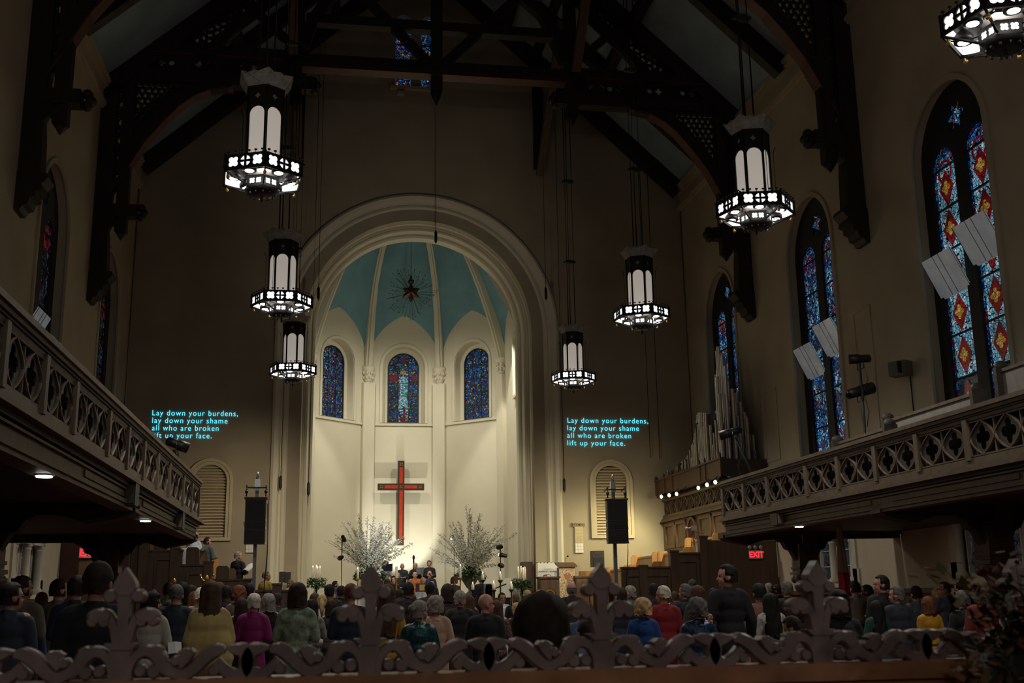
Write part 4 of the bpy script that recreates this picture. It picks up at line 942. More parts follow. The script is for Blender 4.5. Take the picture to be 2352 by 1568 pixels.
pew(-3.7,31.3,33.4,1.7,1,'light oak pew of the second left stall row, nearest the nave',oak_mid); pew(-3.7,34.2,36.8,1.7,1,'light oak pew of the second left stall row, near the front wall',oak_light)
pew(-4.55,31.3,34.0,2.0,1,'oak pew of the third left stall row',oak_mid); pew(-5.6,31.3,36.8,2.35,1,'oak pew of the highest left stall row',oak_mid)
pew(9.35,31.3,33.9,1.2,-1,'light oak pew of the lowest right stall row, nearest the nave',oak_light); pew(9.35,34.5,36.9,1.2,-1,'light oak pew of the lowest right stall row, near the front wall',oak_light)
pew(10.3,31.3,33.9,1.6,-1,'light oak pew of the second right stall row, nearest the nave',oak_light); pew(10.3,34.5,36.9,1.6,-1,'light oak pew of the second right stall row, near the front wall',oak_light)
pew(11.2,31.3,33.9,2.0,-1,'light oak pew of the highest right stall row',oak_light)
# left panelled organ chamber wall seen under the gallery
q=MB(); q.bb(XL+.02,XL+.5,33.0,34.9,2.35,4.2); q.bb(XL+.02,XL+.42,36.2,37.2,2.35,4.3); tag(q.build('panelled_cupboard',oak_mid),'brown panelled oak casework on the left wall above the stalls','cabinet')
# dark doorway partition behind the left column
q=MB(); q.bb(XL+.02,XL+1.7,30.55,30.82,0,3.3); tag(q.build('vestibule_partition',mat('vestibule_red',(.07,.022,.018),.6,nscale=5,namt=.3)),'dark reddish wooden partition below the left gallery behind the EXIT sign','partition')
# exit signs
def exit_sign(p,lab,lamps):
    t=thing('exit_sign',lab,'sign',p)
    q=MB(); q.box(p,(.40,.06,.24)); q.build('housing',mat('sign_grey',(.35,.36,.38),.4,metal=.3),t)
    me=text2d('EXIT',.23,.004,'CENTER',1.0,.006); q=MB(); q.mesh(me,f=lambda a,b,c:(p[0]+a*.92+.02,p[1]-.037+c,p[2]-.08+b)); q.build('letters',redled,t)
    if lamps:
        for dx in(-.17,.0,.17):
            q=MB(); q.ell((p[0]+dx,p[1]-.02,p[2]+.2),(.06,.05,.06),10,6); q.bb(p[0]+dx-.012,p[0]+dx+.012,p[1]-.01,p[1]+.01,p[2]+.12,p[2]+.16); q.build('emergency_lamp',mat('lamp_clear',(.3,.3,.28),.2),t)
p=P(1735,1273,30.81); exit_sign(p,'red EXIT sign with three emergency lamps on the right stall screen',True)
p=P(203,1269,27.6); exit_sign(p,'red EXIT sign partly hidden by the column under the left gallery',False)
q=MB(); q.bb(p.x-.2,p.x+.2,p.y+.03,p.y+.12,0,p.z+.1); tag(q.build('sign_post',SD),'dark post carrying the red sign under the left gallery','post')
# stone pedestal of the left wall
q=MB(); x=XL+.35; q.bb(XL,x+.2,22.6,23.3,0,1.55); q.bb(XL,x+.26,22.5,23.4,1.55,1.62); q.bb(XL,x+.34,22.42,23.48,1.62,1.76); q.bb(XL,x+.28,22.5,23.4,1.45,1.5); tag(q.build('wall_pedestal',stone_l),'pale stone wall pedestal with moulded cap under the left gallery','pedestal')
#@@PROJECTION
# ------------------------------------------------------------------ projected words, hymn boards, wires
LINES=['Lay down your burdens,','lay down your shame','all who are broken','lift up your face.']
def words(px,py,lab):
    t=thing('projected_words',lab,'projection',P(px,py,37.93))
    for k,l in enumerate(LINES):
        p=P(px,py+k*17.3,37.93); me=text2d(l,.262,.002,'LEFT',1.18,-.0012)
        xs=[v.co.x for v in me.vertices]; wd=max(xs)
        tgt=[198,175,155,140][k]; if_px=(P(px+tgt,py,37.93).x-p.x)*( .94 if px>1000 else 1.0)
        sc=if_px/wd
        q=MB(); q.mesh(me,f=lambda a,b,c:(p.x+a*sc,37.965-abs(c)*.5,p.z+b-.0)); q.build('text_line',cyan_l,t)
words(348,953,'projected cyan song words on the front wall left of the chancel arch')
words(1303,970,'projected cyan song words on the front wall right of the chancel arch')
def hymn(p0,lab):
    t=thing('hymn_board',lab,'hymn board',p0); x,y,z=p0; y=37.94
    q=MB(); q.bb(x-.22,x+.22,y-.02,y+.03,z-.13,z+.0); q.build('header',oak_pale,t)
    me=text2d('HYMNS',.125,.004,'CENTER',1.05,.002); q=MB(); q.mesh(me,f=lambda a,b,c:(x+a,y-.026+c,z-.11+b)); q.build('letters',oak_mid,t)
    q=MB(); q.bb(x-.15,x+.15,y,y+.03,z-1.03,z-.13); q.build('board',mat('board_cream',(.5,.42,.26),.6),t)
    for r in range(8):
        n=3 if r>2 else 1
        for c in range(n):
            w_=.28/n; q=MB(); q.bb(x-.14+c*w_+.006,x-.14+(c+1)*w_-.006,y-.012,y,z-1.02+(7-r)*.11,z-1.02+(7-r)*.11+.098); q.build('number_card',white if r>4 else MAT['board_cream'],t)
hymn(P(1329,1200,37.94),'wooden board headed HYMNS with number cards on the right of the arch')
hymn(P(577,1196,37.94),'wooden HYMNS board mostly behind the left hanging speakers')
def wire(px,y,z0,z1,lab,wt=True):
    p=P(px,z1,y); top=GZ-abs(p.x-NX)*SL-.05
    t=thing('hanging_cable',lab,'cable',(p.x,p.y,p.z))
    q=MB(); q.tube([(p.x,p.y,p.z),(p.x,p.y,top)],.012,4); q.build('wire',cable,t)
    if wt: q=MB(); q.tube([(p.x,p.y,p.z),(p.x,p.y,p.z+.08),(p.x,p.y,p.z+.42),(p.x,p.y,p.z+.5)],[.015,.05,.05,.01],7); q.build('weight',black,t)
for px,y,z1,lab,wt in ((731,36.5,690,'hanging cable with weight crossing the left side of the arch',True),(1254,36.9,690,'hanging cable with black weight at the right shoulder of the arch',True),(1001,37,560,'long thin cable hanging from the king post before the vault',True),(1296,37.7,1130,'long wall cable with weight right of the arch pier',True),(1494,37.8,1050,'long cable on the front wall left of the organ',False),(1516,37.85,1055,'short cable on the front wall nearest the organ',False),(708,37.4,1140,'cable ending in a weight beside the left arch pier',True),(644,37.6,1125,'cable with weight left of the arch pier above the speakers',True)):
    wire(px,y,None,z1,lab,wt)
#@@STAR
# ------------------------------------------------------------------ star lamp
sp_=P(944,672,42.0); sr=P(964,672,42.0).x-sp_.x
t=thing('star_pendant','dark many-rayed metal star hanging in front of the blue vault','star',sp_)
q=MB(); vs=[sp_+Vector((0,-.16,0)),sp_+Vector((0,.16,0))]; K=[]
for k in range(12):
    a=PI/2+k*PI/6; r=.40 if k%2==0 else .22; K.append(sp_+Vector((r*math.cos(a),0,r*math.sin(a))))
vs+=K; fs=[(0,2+k,2+(k+1)%12) for k in range(12)]+[(1,2+(k+1)%12,2+k) for k in range(12)]; q.add(vs,fs); q.build('star_body',mat('bronze',(.09,.045,.028),.35,metal=.6),t)
q=MB(); q.lathe([(.05,.34),(.12,.40),(.12,.5),(.04,.55),(.03,.7)],8,sp_); q.build('star_cap',MAT['bronze'],t)
R4=random.Random(5); q=MB()
for k in range(78):
    a=2*PI*k/78+R4.uniform(-.04,.04); el=R4.uniform(-.5,.5); r=R4.uniform(.62,1.08); d=Vector((math.cos(a)*math.cos(el),math.sin(el),math.sin(a)*math.cos(el)))
    q.tube([sp_+d*.2,sp_+d*r],.006,3); q.ell(sp_+d*r,(.02,.02,.02),5,4)
q.build('needle_rays',iron,t)
q=MB(); q.tube([sp_+Vector((0,0,.5)),(sp_.x,sp_.y,17.6)],.012,4); q.build('cord',cable,t)
#@@CROSS
t=thing('wall_cross','large red and brown wall cross with gilt squares in the apse','cross',(P(921,1150,45.9).x,45.95,3.7))
cx=P(921,1100,45.9).x; z0=P(921,1252,45.9).z; z1=P(921,1058,45.9).z; za=P(921,1118,45.9).z; hw_=P(974,1118,45.9).x-cx
q=MB(); w_=.135; y0,y1=45.82,45.98
q.poly([(cx-w_,z0),(cx+w_,z0),(cx+w_,za-w_),(cx+hw_,za-w_),(cx+hw_,za+w_),(cx+w_,za+w_),(cx+w_,z1),(cx-w_,z1),(cx-w_,za+w_),(cx-hw_,za+w_),(cx-hw_,za-w_),(cx-w_,za-w_)],y0,y1); q.build('frame',crossbr,t)
for a,b,c,d in((cx-.07,cx+.07,z0+.28,za-.14),(cx-.07,cx+.07,za+.14,z1-.28),(cx-hw_+.28,cx-.14,za-.07,za+.07),(cx+.14,cx+hw_-.28,za-.07,za+.07)):
    q=MB(); q.bb(a,b,y0-.015,y0,c,d); q.build('red_inlay',crossred,t)
for (x,z) in((cx,za),(cx,z0+.15),(cx,z1-.15),(cx-hw_+.15,za),(cx+hw_-.15,za)):
    for dx in(-.035,.035):
        for dz in(-.035,.035): q=MB(); q.bb(x+dx-.024,x+dx+.024,y0-.02,y0,z+dz-.024,z+dz+.024); q.build('gilt_square',gold,t)
q=MB(); q.bb(cx-.03,cx+.03,45.98,46.3,za-.03,za+.03); q.bb(cx-.03,cx+.03,45.98,46.3,z0+.5,z0+.56); q.build('wall_bracket',black,t)
#@@SPEAKERS
# ------------------------------------------------------------------ line array speakers on lifting towers
def array(px0,py0,px1,py1,pbx,lab,rz):
    a=P(px0,py0,30.3);b=P(px1,py1,30.3); cx=(a.x+b.x)/2; wd=b.x-a.x-.04; ht=a.z-b.z
    t=thing('speaker_tower',lab,'speaker',(cx,30.55,0)); y=30.3
    n=3; hs=[.48,.17,.33]; z=a.z
    for k,h_ in enumerate(hs):
        hh=ht*h_; q=MB(); q.box((cx,y,z-hh/2),(wd,.42,hh-.014),rz=rz); e=q.build('speaker_box',black,t)
        R=Matrix.Rotation(rz,3,'Z'); q=MB(); c_=Vector((cx,y,z-hh/2))+R@Vector((0,-.215,0)); q.box(c_,(wd-.05,.012,hh-.06),rz=rz); q.build('grille',black_g,e)
        q=MB()
        for s in(-1,1): q.box(Vector((cx,y,z-hh+.02))+R@Vector((s*(wd/2+.012),-.1,0)),(.02,.08,.05),rz=rz)
        q.build('clamp',steel,e); z-=hh
    q=MB(); q.box((cx,y,a.z+.03),(wd+.06,.44,.04),rz=rz); q.build('rigging_frame',black,t)
    yb=30.62; top=a.z+.62
    q=MB(); q.bb(cx-.045,cx+.045,yb-.05,yb+.05,.0,top-.1); q.build('mast',mat('mast_grey',(.16,.18,.20),.4,metal=.5),t)
    q=MB(); q.bb(cx-.07,cx+.07,yb-.06,yb+.06,top-.35,top-.05); q.lathe([(.05,top-.05),(.03,top+.06),(.01,top+.14)],8,(cx,yb,0)); q.build('winch_head',steel,t)
    q=MB(); q.bar((cx-.27,30.35,a.z+.32),(cx+.27,30.35,a.z+.32),.04,.05); 
    for s in(-1,1): q.bar((cx+s*.25,yb,a.z+.30),(cx+s*.25,30.2,a.z+.36),.03,.04,up=(0,0,1)); q.tube([(cx+s*.25,30.25,a.z+.34),(cx+s*.25,30.25,a.z+.08)],.022,6); q.ell((cx+s*.25,30.25,a.z+.2),(.045,.04,.05),8,6)
    q.build('hoist_fork',mat('chain_hoist',(.03,.035,.045),.4,metal=.4),t)
    q=MB()
    for s in(-1,1): q.tube([(cx,yb,.08),(cx+s*.6,yb,.06)],.035,6); q.tube([(cx,yb,.08),(cx,yb-.1-s*.1,.06)],.035,6)
    q.build('outrigger',MAT['mast_grey'],t)
    q=MB(); q.tube([(cx+wd/2+.03,30.35,a.z-.1),(cx+wd/2+.06,30.5,a.z-1.4),(cx+.16,30.7,.1)],.012,4); q.build('cable',cable,t)
array(563,1147,610,1252,583,'black stacked speakers on a tall lifting mast left of the chancel',.02)
array(1391,1150,1443,1250,1418,'black stacked speakers on a tall lifting mast right of the chancel',-.12)
a=P(1358,1265,36.5); b=P(1386,1303,36.5); cx=(a.x+b.x)/2
t=thing('portable_speaker','black two-way speaker on a pole stand right of the pulpit','speaker',(cx,36.5,.55))
q=MB(); f=lambda u,v,c:(cx+u,36.5+c,v); q.poly([(-.2,b.z+.02),(.2,b.z+.02),(.2,a.z),(-.2,a.z)],-.15,.18,f=f); q.build('cabinet',black,t)
q=MB(); q.bb(cx-.17,cx+.17,36.335,36.35,b.z+.03,b.z+.33); q.build('grille',black_g,t)
q=MB(); q.poly([(-.17,a.z-.03),(.17,a.z-.03),(.09,a.z-.13),(-.09,a.z-.13)],-.16,-.14,f=f); q.build('horn',mat('horn',(.03,.03,.035),.3),t)
q=MB(); q.tube([(cx,36.5,.6),(cx,36.5,b.z)],.02,6); 
for k in range(3): q.tube([(cx,36.5,1.1),(cx+.4*math.cos(k*2.1),36.5+.4*math.sin(k*2.1),.56)],.012,5)
q.build('stand',black,t)
for k,(px,py) in enumerate(((648,1325),(661,1326))):
    p=P(px,py,37.2); t=thing('stage_monitor',['black stage monitor on a stand beside the left arch pier','right-hand black stage monitor at the left arch pier'][k],'speaker',(p.x,p.y,.55)); q=MB(); q.box(p,(.19,.2,.34)); q.build('cabinet',black,t); q=MB(); q.tube([(p.x,p.y,.56),(p.x,p.y,p.z-.1)],.02,6); q.build('stand',black,t)
#@@CHANCEL
# ------------------------------------------------------------------ banner, pulpit, furniture
a=P(1235,1291,36.8); b=P(1282,1358,36.8); w_=b.x-a.x; cx=(a.x+b.x)/2; y=36.8
t=thing('parish_banner','white banner with parish lettering and red shield beside the brocade lectern','banner',(cx,y,.55))
q=MB(); q.bb(a.x,b.x,y,y+.012,.75,a.z-.04)
for k in range(6): x=a.x+.02+k*(w_-.08)/5; q.bb(x-.02,x+.06,y,y+.012,a.z-.04,a.z)
q.build('cloth',white,t)
q=MB(); q.tube([(a.x-.05,y+.01,a.z-.01),(b.x+.05,y+.01,a.z-.01)],.012,6); q.tube([(cx,y+.03,.56),(cx,y+.03,a.z)],.015,6); q.bb(cx-.3,cx+.3,y-.1,y+.15,.55,.58); q.build('stand',iron,t)
def lab_(txt,sz,z,bold=0):
    me=text2d(txt,sz,.001,'CENTER',1.1,bold); q=MB(); q.mesh(me,f=lambda u,v,c:(cx+u,y-.003+c,z+v)); q.build('lettering',mat('ink',(.02,.02,.025),.6),t)
lab_('THE PARISH OF',.033,a.z-.235); lab_("CALVARY-ST. GEORGE'S",.058,a.z-.32,.0015)
z=a.z-.42; sh=[(-.13,z),(-.06,z+.03),(0,z+.045),(.06,z+.03),(.13,z),(.13,z-.2),(.08,z-.31),(0,z-.38),(-.08,z-.31),(-.13,z-.2)]
q=MB(); q.mesh(shape2d([sh,[(u*.93,z-.17+(v-z+.17)*.95) for u,v in sh]],.002),f=lambda u,v,c:(cx-.02+u,y-.004+c,v)); q.build('shield_outline',MAT['ink'],t)
redm=mat('banner_red',(.55,.01,.02),.6)
q=MB(); q.bb(cx-.145,cx-.02,y-.006,y,z-.2,z+.01); q.bb(cx-.02,cx+.1,y-.006,y,z-.37+.05,z-.2); q.build('shield_field',redm,t)
q=MB(); q.bb(cx-.12,cx-.07,y-.009,y-.006,z-.05,z-.02); q.bb(cx-.10,cx-.09,y-.009,y-.006,z-.12,z-.02); q.bb(cx-.06,cx-.05,y-.009,y-.006,z-.12,z-.02); q.bb(cx-.04,cx-.03,y-.009,y-.006,z-.12,z-.05); q.build('shield_charge',white,t)
# brocade draped lectern
a=P(1283,1298,35.9); b=P(1322,1298,35.9); cx=(a.x+b.x)/2; y=35.9
t=thing('lectern','wooden lectern draped in cream and gold brocade beside the white banner','lectern',(cx,y,.55))
q=MB(); q.bb(cx-.26,cx+.26,y,y+.4,.55,a.z-.06); q.build('body',oak_mid,t)
q=MB(); q.add([(cx-.32,y-.08,a.z-.06),(cx+.32,y-.08,a.z-.06),(cx+.32,y+.45,a.z+.06),(cx-.32,y+.45,a.z+.06),(cx-.32,y-.08,a.z-.01),(cx+.32,y-.08,a.z-.01),(cx+.32,y+.45,a.z+.11),(cx-.32,y+.45,a.z+.11)],[(0,1,2,3),(4,5,6,7),(0,1,5,4),(2,3,7,6),(0,3,7,4),(1,2,6,5)]); q.build('book_rest',oak_mid,t)
def brocade():
    m=bpy.data.materials.new('brocade'); m.use_nodes=True; nt=m.node_tree; bs=nt.nodes['Principled BSDF']
    tc=nt.nodes.new('ShaderNodeTexCoord'); n=nt.nodes.new('ShaderNodeTexVoronoi'); n.inputs['Scale'].default_value=11; n.feature='SMOOTH_F1'
    wv=nt.nodes.new('ShaderNodeTexWave'); wv.inputs['Scale'].default_value=4.5; wv.inputs['Distortion'].default_value=22; wv.inputs['Detail Scale'].default_value=3.5; wv.wave_type='RINGS'
    nt.links.new(tc.outputs['Object'],n.inputs[0]); nt.links.new(tc.outputs['Object'],wv.inputs[0])
    r=nt.nodes.new('ShaderNodeValToRGB'); e=r.color_ramp.elements; e[0].position=.35; e[0].color=(.17,.07,.02,1); e[1].position=.55; e[1].color=(.75,.62,.42,1)
    nt.links.new(wv.outputs['Fac'],r.inputs[0]); nt.links.new(r.outputs[0],bs.inputs['Base Color']); bs.inputs['Roughness'].default_value=.6; return m
bro=brocade()
q=MB(); q.bb(cx-.27,cx+.25,y-.02,y,.8,a.z-.05); q.build('brocade_cloth',bro,t)
q=MB(); q.mesh(shape2d([[(cx+.11*math.sin(u)**3,a.z-.36+.009*(13*math.cos(u)-5*math.cos(2*u)-2*math.cos(3*u)-math.cos(4*u))) for u in [2*PI*k/24 for k in range(24)]]],.002),f=lambda u,v,c:(u,y-.025+c,v)); q.build('heart_emblem',mat('heart',(.36,.13,.07),.6),t)
p0=P(1298,1297,35.95); p1=P(1304,1277,35.95)
q=MB(); q.tube([p0,p0+Vector((.01,0,.16)),p1+Vector((-.06,0,-.03)),p1],.008,5); q.ell(p1,(.035,.03,.03),8,6); q.build('microphone',black,t)
# carved altar-side furniture
def carved(px0,px1,pyt,y,lab,m_=oak_mid):
    a=P(px0,pyt,y); b=P(px1,pyt,y); t=thing('carved_chest',lab,'furniture',((a.x+b.x)/2,y,.55))
    q=MB(); q.bb(a.x,b.x,y,y+.5,.55,a.z-.06); q.build('body',m_,t); q=MB(); q.bb(a.x-.04,b.x+.04,y-.04,y+.54,a.z-.06,a.z); q.build('top',m_,t)
    n=max(1,int((b.x-a.x)/.55)); w_=(b.x-a.x)/n
    for k in range(n):
        c=a.x+(k+.5)*w_; q=MB(); q.mesh(shape2d([[(c-w_*.44,.65),(c+w_*.44,.65),(c+w_*.44,a.z-.12),(c-w_*.44,a.z-.12)],archloop(c,w_*.3,.75,a.z-.55)],.025,.008),f=lambda u,v,cc:(u,y-.02+cc,v)); q.build('arched_panel',m_,t)
        q=MB(); q.mesh(shape2d([archloop(c,w_*.27,.75,a.z-.55),archloop(c,w_*.2,.8,a.z-.55)],.015,.005),f=lambda u,v,cc:(u,y-.01+cc,v)); q.build('arch_ring',gold,t)
    return t
carved(1240,1284,1324,35.2,'dark carved wooden desk in front of the white banner',SD)
carved(1323,1352,1322,35.6,'carved oak panel with gilt arches right of the brocade lectern'); carved(1353,1372,1324,35.7,'carved oak desk section behind the third carved finial')
q=MB(); p=P(1355,1311,37.2); q.bb(p.x-.3,p.x+.35,37.2,37.6,1.0,p.z); tag(q.build('oak_chest',oak_light),'low honey oak cabinet below the portable speaker','cabinet')
a=P(1365,1309,34.9); b=P(1398,1352,34.9); t=thing('poster_board','colourful poster board with a teal oval, left of the right speaker mast','poster',((a.x+b.x)/2,34.9,.55))
q=MB(); q.bb(a.x,b.x,34.9,34.93,b.z,a.z); q.build('board',mat('poster_green',(.35,.42,.25),.6,nscale=6,namt=.5),t)
q=MB(); c=(a+b)/2; q.mesh(shape2d([[(c.x+.17*math.cos(u),c.z+.1+.09*math.sin(u)) for u in [2*PI*k/20 for k in range(20)]]],.002),f=lambda u,v,cc:(u,34.895+cc,v)); q.build('teal_oval',mat('teal',(.01,.25,.27),.5),t)
q=MB(); q.bb(a.x,a.x+.03,34.93,34.96,.55,b.z); q.bb(b.x-.03,b.x,34.93,34.96,.55,b.z); q.bb(a.x,b.x,34.88,34.9,b.z,b.z+.07); q.build('easel',oak_mid,t)
q=MB(); a=P(1200,1290,38.35); b=P(1221,1290,38.35); q.bb(a.x,b.x,38.2,38.9,1.2-.65,a.z); tag(q.build('side_cabinet',mat('door_brown',(.06,.028,.018),.5)),'tall dark brown cabinet behind the right ivy stand','cabinet')
# paschal and tall candles
def candle(px,pt,pb,y,r,lab,holder,base=.55):
    a=P(px,pt,y); b=P(px,pb,y); t=thing('candlestick',lab,'candlestick',(a.x,y,base))
    q=MB(); q.lathe([(r,b.z),(r,a.z-.02),(r*.6,a.z)],10,(a.x,y,0)); q.build('candle',wax,t)
    q=MB(); q.lathe([(.003,a.z),(.016,a.z+.03),(.002,a.z+.08)],8,(a.x,y,0)); q.build('flame',flame,t)
    q=MB(); q.lathe([(.16,base),(.16,base+.03),(.03,base+.12),(.022,base+.5),(.04,base+.55),(.022,base+.6),(.022,b.z-.1),(.05,b.z-.06),(r*1.7,b.z-.02),(r*1.8,b.z)],10,(a.x,y,0)); q.build('stand',holder,t)
candle(911,1300,1326,38.6,.045,'tall white candle on a slim gilt stand in front of the choir',gold); candle(1057,1300,1326,38.6,.045,'tall white candle on a gilt stand left of the right flower urn',gold)
candle(822,1307,1328,38.9,.04,'white candle left of the left flower urn',gold)
candle(1109,1318,1331,36.2,.05,'thick candle on a dark stand left of the piano lid',iron); candle(1149,1317,1332,36.2,.05,'thick candle on a dark stand right of the piano',iron)
candle(1174,1340,1353,36.0,.05,'low thick candle near the right ivy stand',iron); candle(1086,1341,1354,36.4,.05,'low thick candle behind the pianist',iron); candle(1134,1339,1354,35.6,.05,'low thick candle in front of the piano',iron)
# foliage helper
R5=random.Random(21)
def leaf(mb,c,s,R):
    d=Vector((R.uniform(-1,1),R.uniform(-1,1),R.uniform(-1,.6))).normalized(); x,y_=basis(d)
    mb.add([c,c+d*s*.5+x*s*.32,c+d*s,c+d*s*.5-x*s*.32],[(0,1,2),(0,2,3)])
def ivy_stand(px,pt,y,lab,base):
    a=P(px,pt,y); t=thing('ivy_candelabrum',lab,'candelabrum',(a.x,y,base))
    q=MB(); q.lathe([(.2,base),(.18,base+.04),(.03,base+.15),(.025,a.z-.55)],8,(a.x,y,0)); q.build('stand',iron,t)
    for k,(dx,dy,h_) in enumerate(((-.13,0,0),(-.02,.08,.02),(.1,0,-.01),(.02,-.1,-.03))):
        q=MB(); q.lathe([(.035,a.z-.42),(.035,a.z-.02+h_),(.02,a.z+h_)],8,(a.x+dx,y+dy,0)); c=q.build('candle',wax,t); q=MB(); q.lathe([(.003,a.z+h_),(.014,a.z+.03+h_),(.002,a.z+.07+h_)],6,(a.x+dx,y+dy,0)); q.build('flame',flame,c)
    q=MB()
    for k in range(520):
        r=R5.random()**.5*.33; an=R5.uniform(0,2*PI); zz=a.z-.42+R5.uniform(-.28,.1)*(1-r)+.0; leaf(q,Vector((a.x+r*math.cos(an),y+r*math.sin(an),zz)),.09,R5)
    for k in range(260):
        s=R5.random(); an=s*14; r=.07+.05*R5.random(); leaf(q,Vector((a.x+.03+r*math.cos(an),y+r*math.sin(an),a.z-.55-s*(a.z-.55-base)*.8)),.08,R5)
    stuff(q.build('ivy',leafm,t))
ivy_stand(728,1303,38.0,'ivy-wrapped candle stand against the left apse wall',.55); ivy_stand(1199,1305,37.4,'ivy-wrapped candle stand right of the piano beside the dark cabinet',.55)
# urns with flowering branches
def arrangement(px,pt,y,lab,seed,n,fans):
    R=random.Random(seed); a=P(px,pt,y); base=1.2; t=thing('flowering_branches',lab,'flower arrangement',(a.x,y,base))
    zt=a.z; h_=zt-base
    q=MB(); q.bb(a.x-.35,a.x+.35,y-.35,y+.35,base,base+.45); q.build('plinth',white_c,t)
    q=MB(); q.lathe([(.17,base+.45),(.17,base+.5),(.06,base+.6),(.05,base+.66),(.12,base+.72),(.27,base+.95),(.29,zt-.08),(.33,zt),(.30,zt),(.26,zt-.1)],16,(a.x,y,0)); q.build('urn',mat('urn_bronze',(.10,.085,.06),.45,nscale=6,namt=.3),t)
    q=MB()
    for k in range(620):
        r=R.random()**.5*.5; an=R.uniform(0,2*PI); leaf(q,Vector((a.x+r*1.15*math.cos(an),y+r*math.sin(an),zt+.02+R.uniform(-.12,.3)*(1-r*1.2)-r*.25)),R.uniform(.09,.16),R)
    stuff(q.build('foliage',leafm,t))
    for k in range(12):
        r=R.uniform(.25,.45); an=R.uniform(PI,2*PI); c=Vector((a.x+r*math.cos(an),y+r*.8*math.sin(an),zt+R.uniform(-.15,.12))); q=MB()
        for j in range(8): an2=j*PI/4; q.ell(c+Vector((.035*math.cos(an2),-.02,.035*math.sin(an2))),(.03,.02,.03),5,4)
        q.build('white_bloom',leafw,t)
    bl=MB()
    for k in range(n):
        x0,z0,wgt=fans[k%len(fans)]
        ex=x0+R.gauss(0,.22); ez=z0+R.gauss(0,.25); ey=R.uniform(-.7,.7)
        p0=Vector((a.x+R.uniform(-.08,.08),y+R.uniform(-.08,.08),zt-.1)); e=Vector((a.x+ex,y+ey,zt+ez)); mid=p0.lerp(e,.5)+Vector((-ex*.12,0,.22))+Vector((R.uniform(-.08,.08),0,R.uniform(-.08,.08)))
        pts=[p0.lerp(mid,s/4) if s<4 else mid for s in range(5)]+[mid.lerp(e,s/4)+Vector((R.uniform(-.02,.02),0,R.uniform(-.02,.02))) for s in range(1,5)]
        pts=[(1-u)**2*p0+2*u*(1-u)*mid+u*u*e+Vector((R.uniform(-.012,.012),R.uniform(-.01,.01),R.uniform(-.012,.012))) for u in [s/9 for s in range(10)]]
        q=MB(); q.tube(pts,[.011*(1-.7*s/9) for s in range(10)],3)
        for j in range(4):
            s=R.randint(3,8); d=(pts[s]-pts[s-1]).normalized(); o=pts[s]; d2=(d+Vector((R.uniform(-.6,.6),R.uniform(-.4,.4),R.uniform(-.3,.5)))).normalized(); q.tube([o,o+d2*R.uniform(.12,.35)],[.005,.002],3)
        q.build('branch',twig,t)
        for j in range(int(85*wgt)):
            u=.18+.8*R.random()**.9; o=(1-u)**2*p0+2*u*(1-u)*mid+u*u*e+Vector((R.gauss(0,.035),R.gauss(0,.03),R.gauss(0,.035))); s=R.uniform(.016,.030)
            bl.add([o+Vector((s,0,0)),o+Vector((-s,0,0)),o+Vector((0,s,0)),o+Vector((0,-s,0)),o+Vector((0,0,s)),o+Vector((0,0,-s))],[(0,2,4),(2,1,4),(1,3,4),(3,0,4),(2,0,5),(1,2,5),(3,1,5),(0,3,5)])
    stuff(bl.build('blossoms',blossom,t))
fans=[(-1.3,1.0,.5),(-1.0,1.35,.5),(-.7,1.5,.8),(-.4,1.7,1),(-.1,1.9,1),(.15,1.9,1),(.4,1.65,1.3),(.7,1.45,1.3),(.95,1.05,1.3),(1.05,.7,1),(.6,1.0,1.2),(-.6,.9,1),(0,1.2,1.2),(.3,1.2,1.2),(-.9,.7,.8),(-.3,1.1,1.1)]
arrangement(848,1318,40.6,'tall spray of white-budded branches in an urn left of the choir',31,58,fans)
arrangement(1079,1318,40.6,'tall spray of white-budded branches in an urn right of the choir',32,64,[(-x if abs(x)>1.2 else x*1.05,z*1.04,w__) for x,z,w__ in fans]+[(1.3,1.2,.9),(-1.25,.9,.5),(1.1,1.5,1)])
# slim light stands in the chancel
def tree_stand(px,py,y,lab,heads):
    a=P(px,py,y); t=thing('light_stand',lab,'stage light',(a.x,y,.55)); base=.55 if y<39.8 else 1.2
    q=MB(); q.tube([(a.x,y,base),(a.x,y,a.z)],.025,6); q.build('pole',black,t); q=MB()
    for k in range(3): q.tube([(a.x,y,base+.4),(a.x+.35*math.cos(k*2.1),y+.35*math.sin(k*2.1),base)],.012,5)
    q.build('tripod_leg',black,t)
    for hx_,hy,d in heads:
        c=P(hx_,hy,y); q=MB(); lantern(q,c,d,.08,.26); q.bar(c,(a.x,y,c.z-.05),.025,.025); h=q.build('lantern',black,t)
        q=MB(); c2=c+Vector(d).normalized()*.13; q.ell(c2,(.06,.05,.06),8,5); q.build('lens',mat('lens_glint',(.6,.65,.7),.15,metal=.8,emit=(.8,.9,1),es=.8),h)
tree_stand(786,1235,39.0,'slim stand with a glinting lamp head left of the left flower urn',[(789,1236,(.3,1,-.6)),(783,1280,(-.4,1,-.2))])
tree_stand(1043,1230,41.9,'slim black stand behind the right flower urn with a glinting lamp',[(1038,1234,(-.3,-1,-.4))])
tree_stand(1149,1250,37.2,'black stand with several lamp heads right of the right flower urn',[(1148,1256,(-.4,1,0)),(1156,1275,(-1,.3,.25)),(1150,1298,(.6,1,-.1))])
tree_stand(1209,1140,38.9,'small stage lamp mounted on a pole at the right arch reveal',[(1209,1146,(-.8,.6,-.3))])
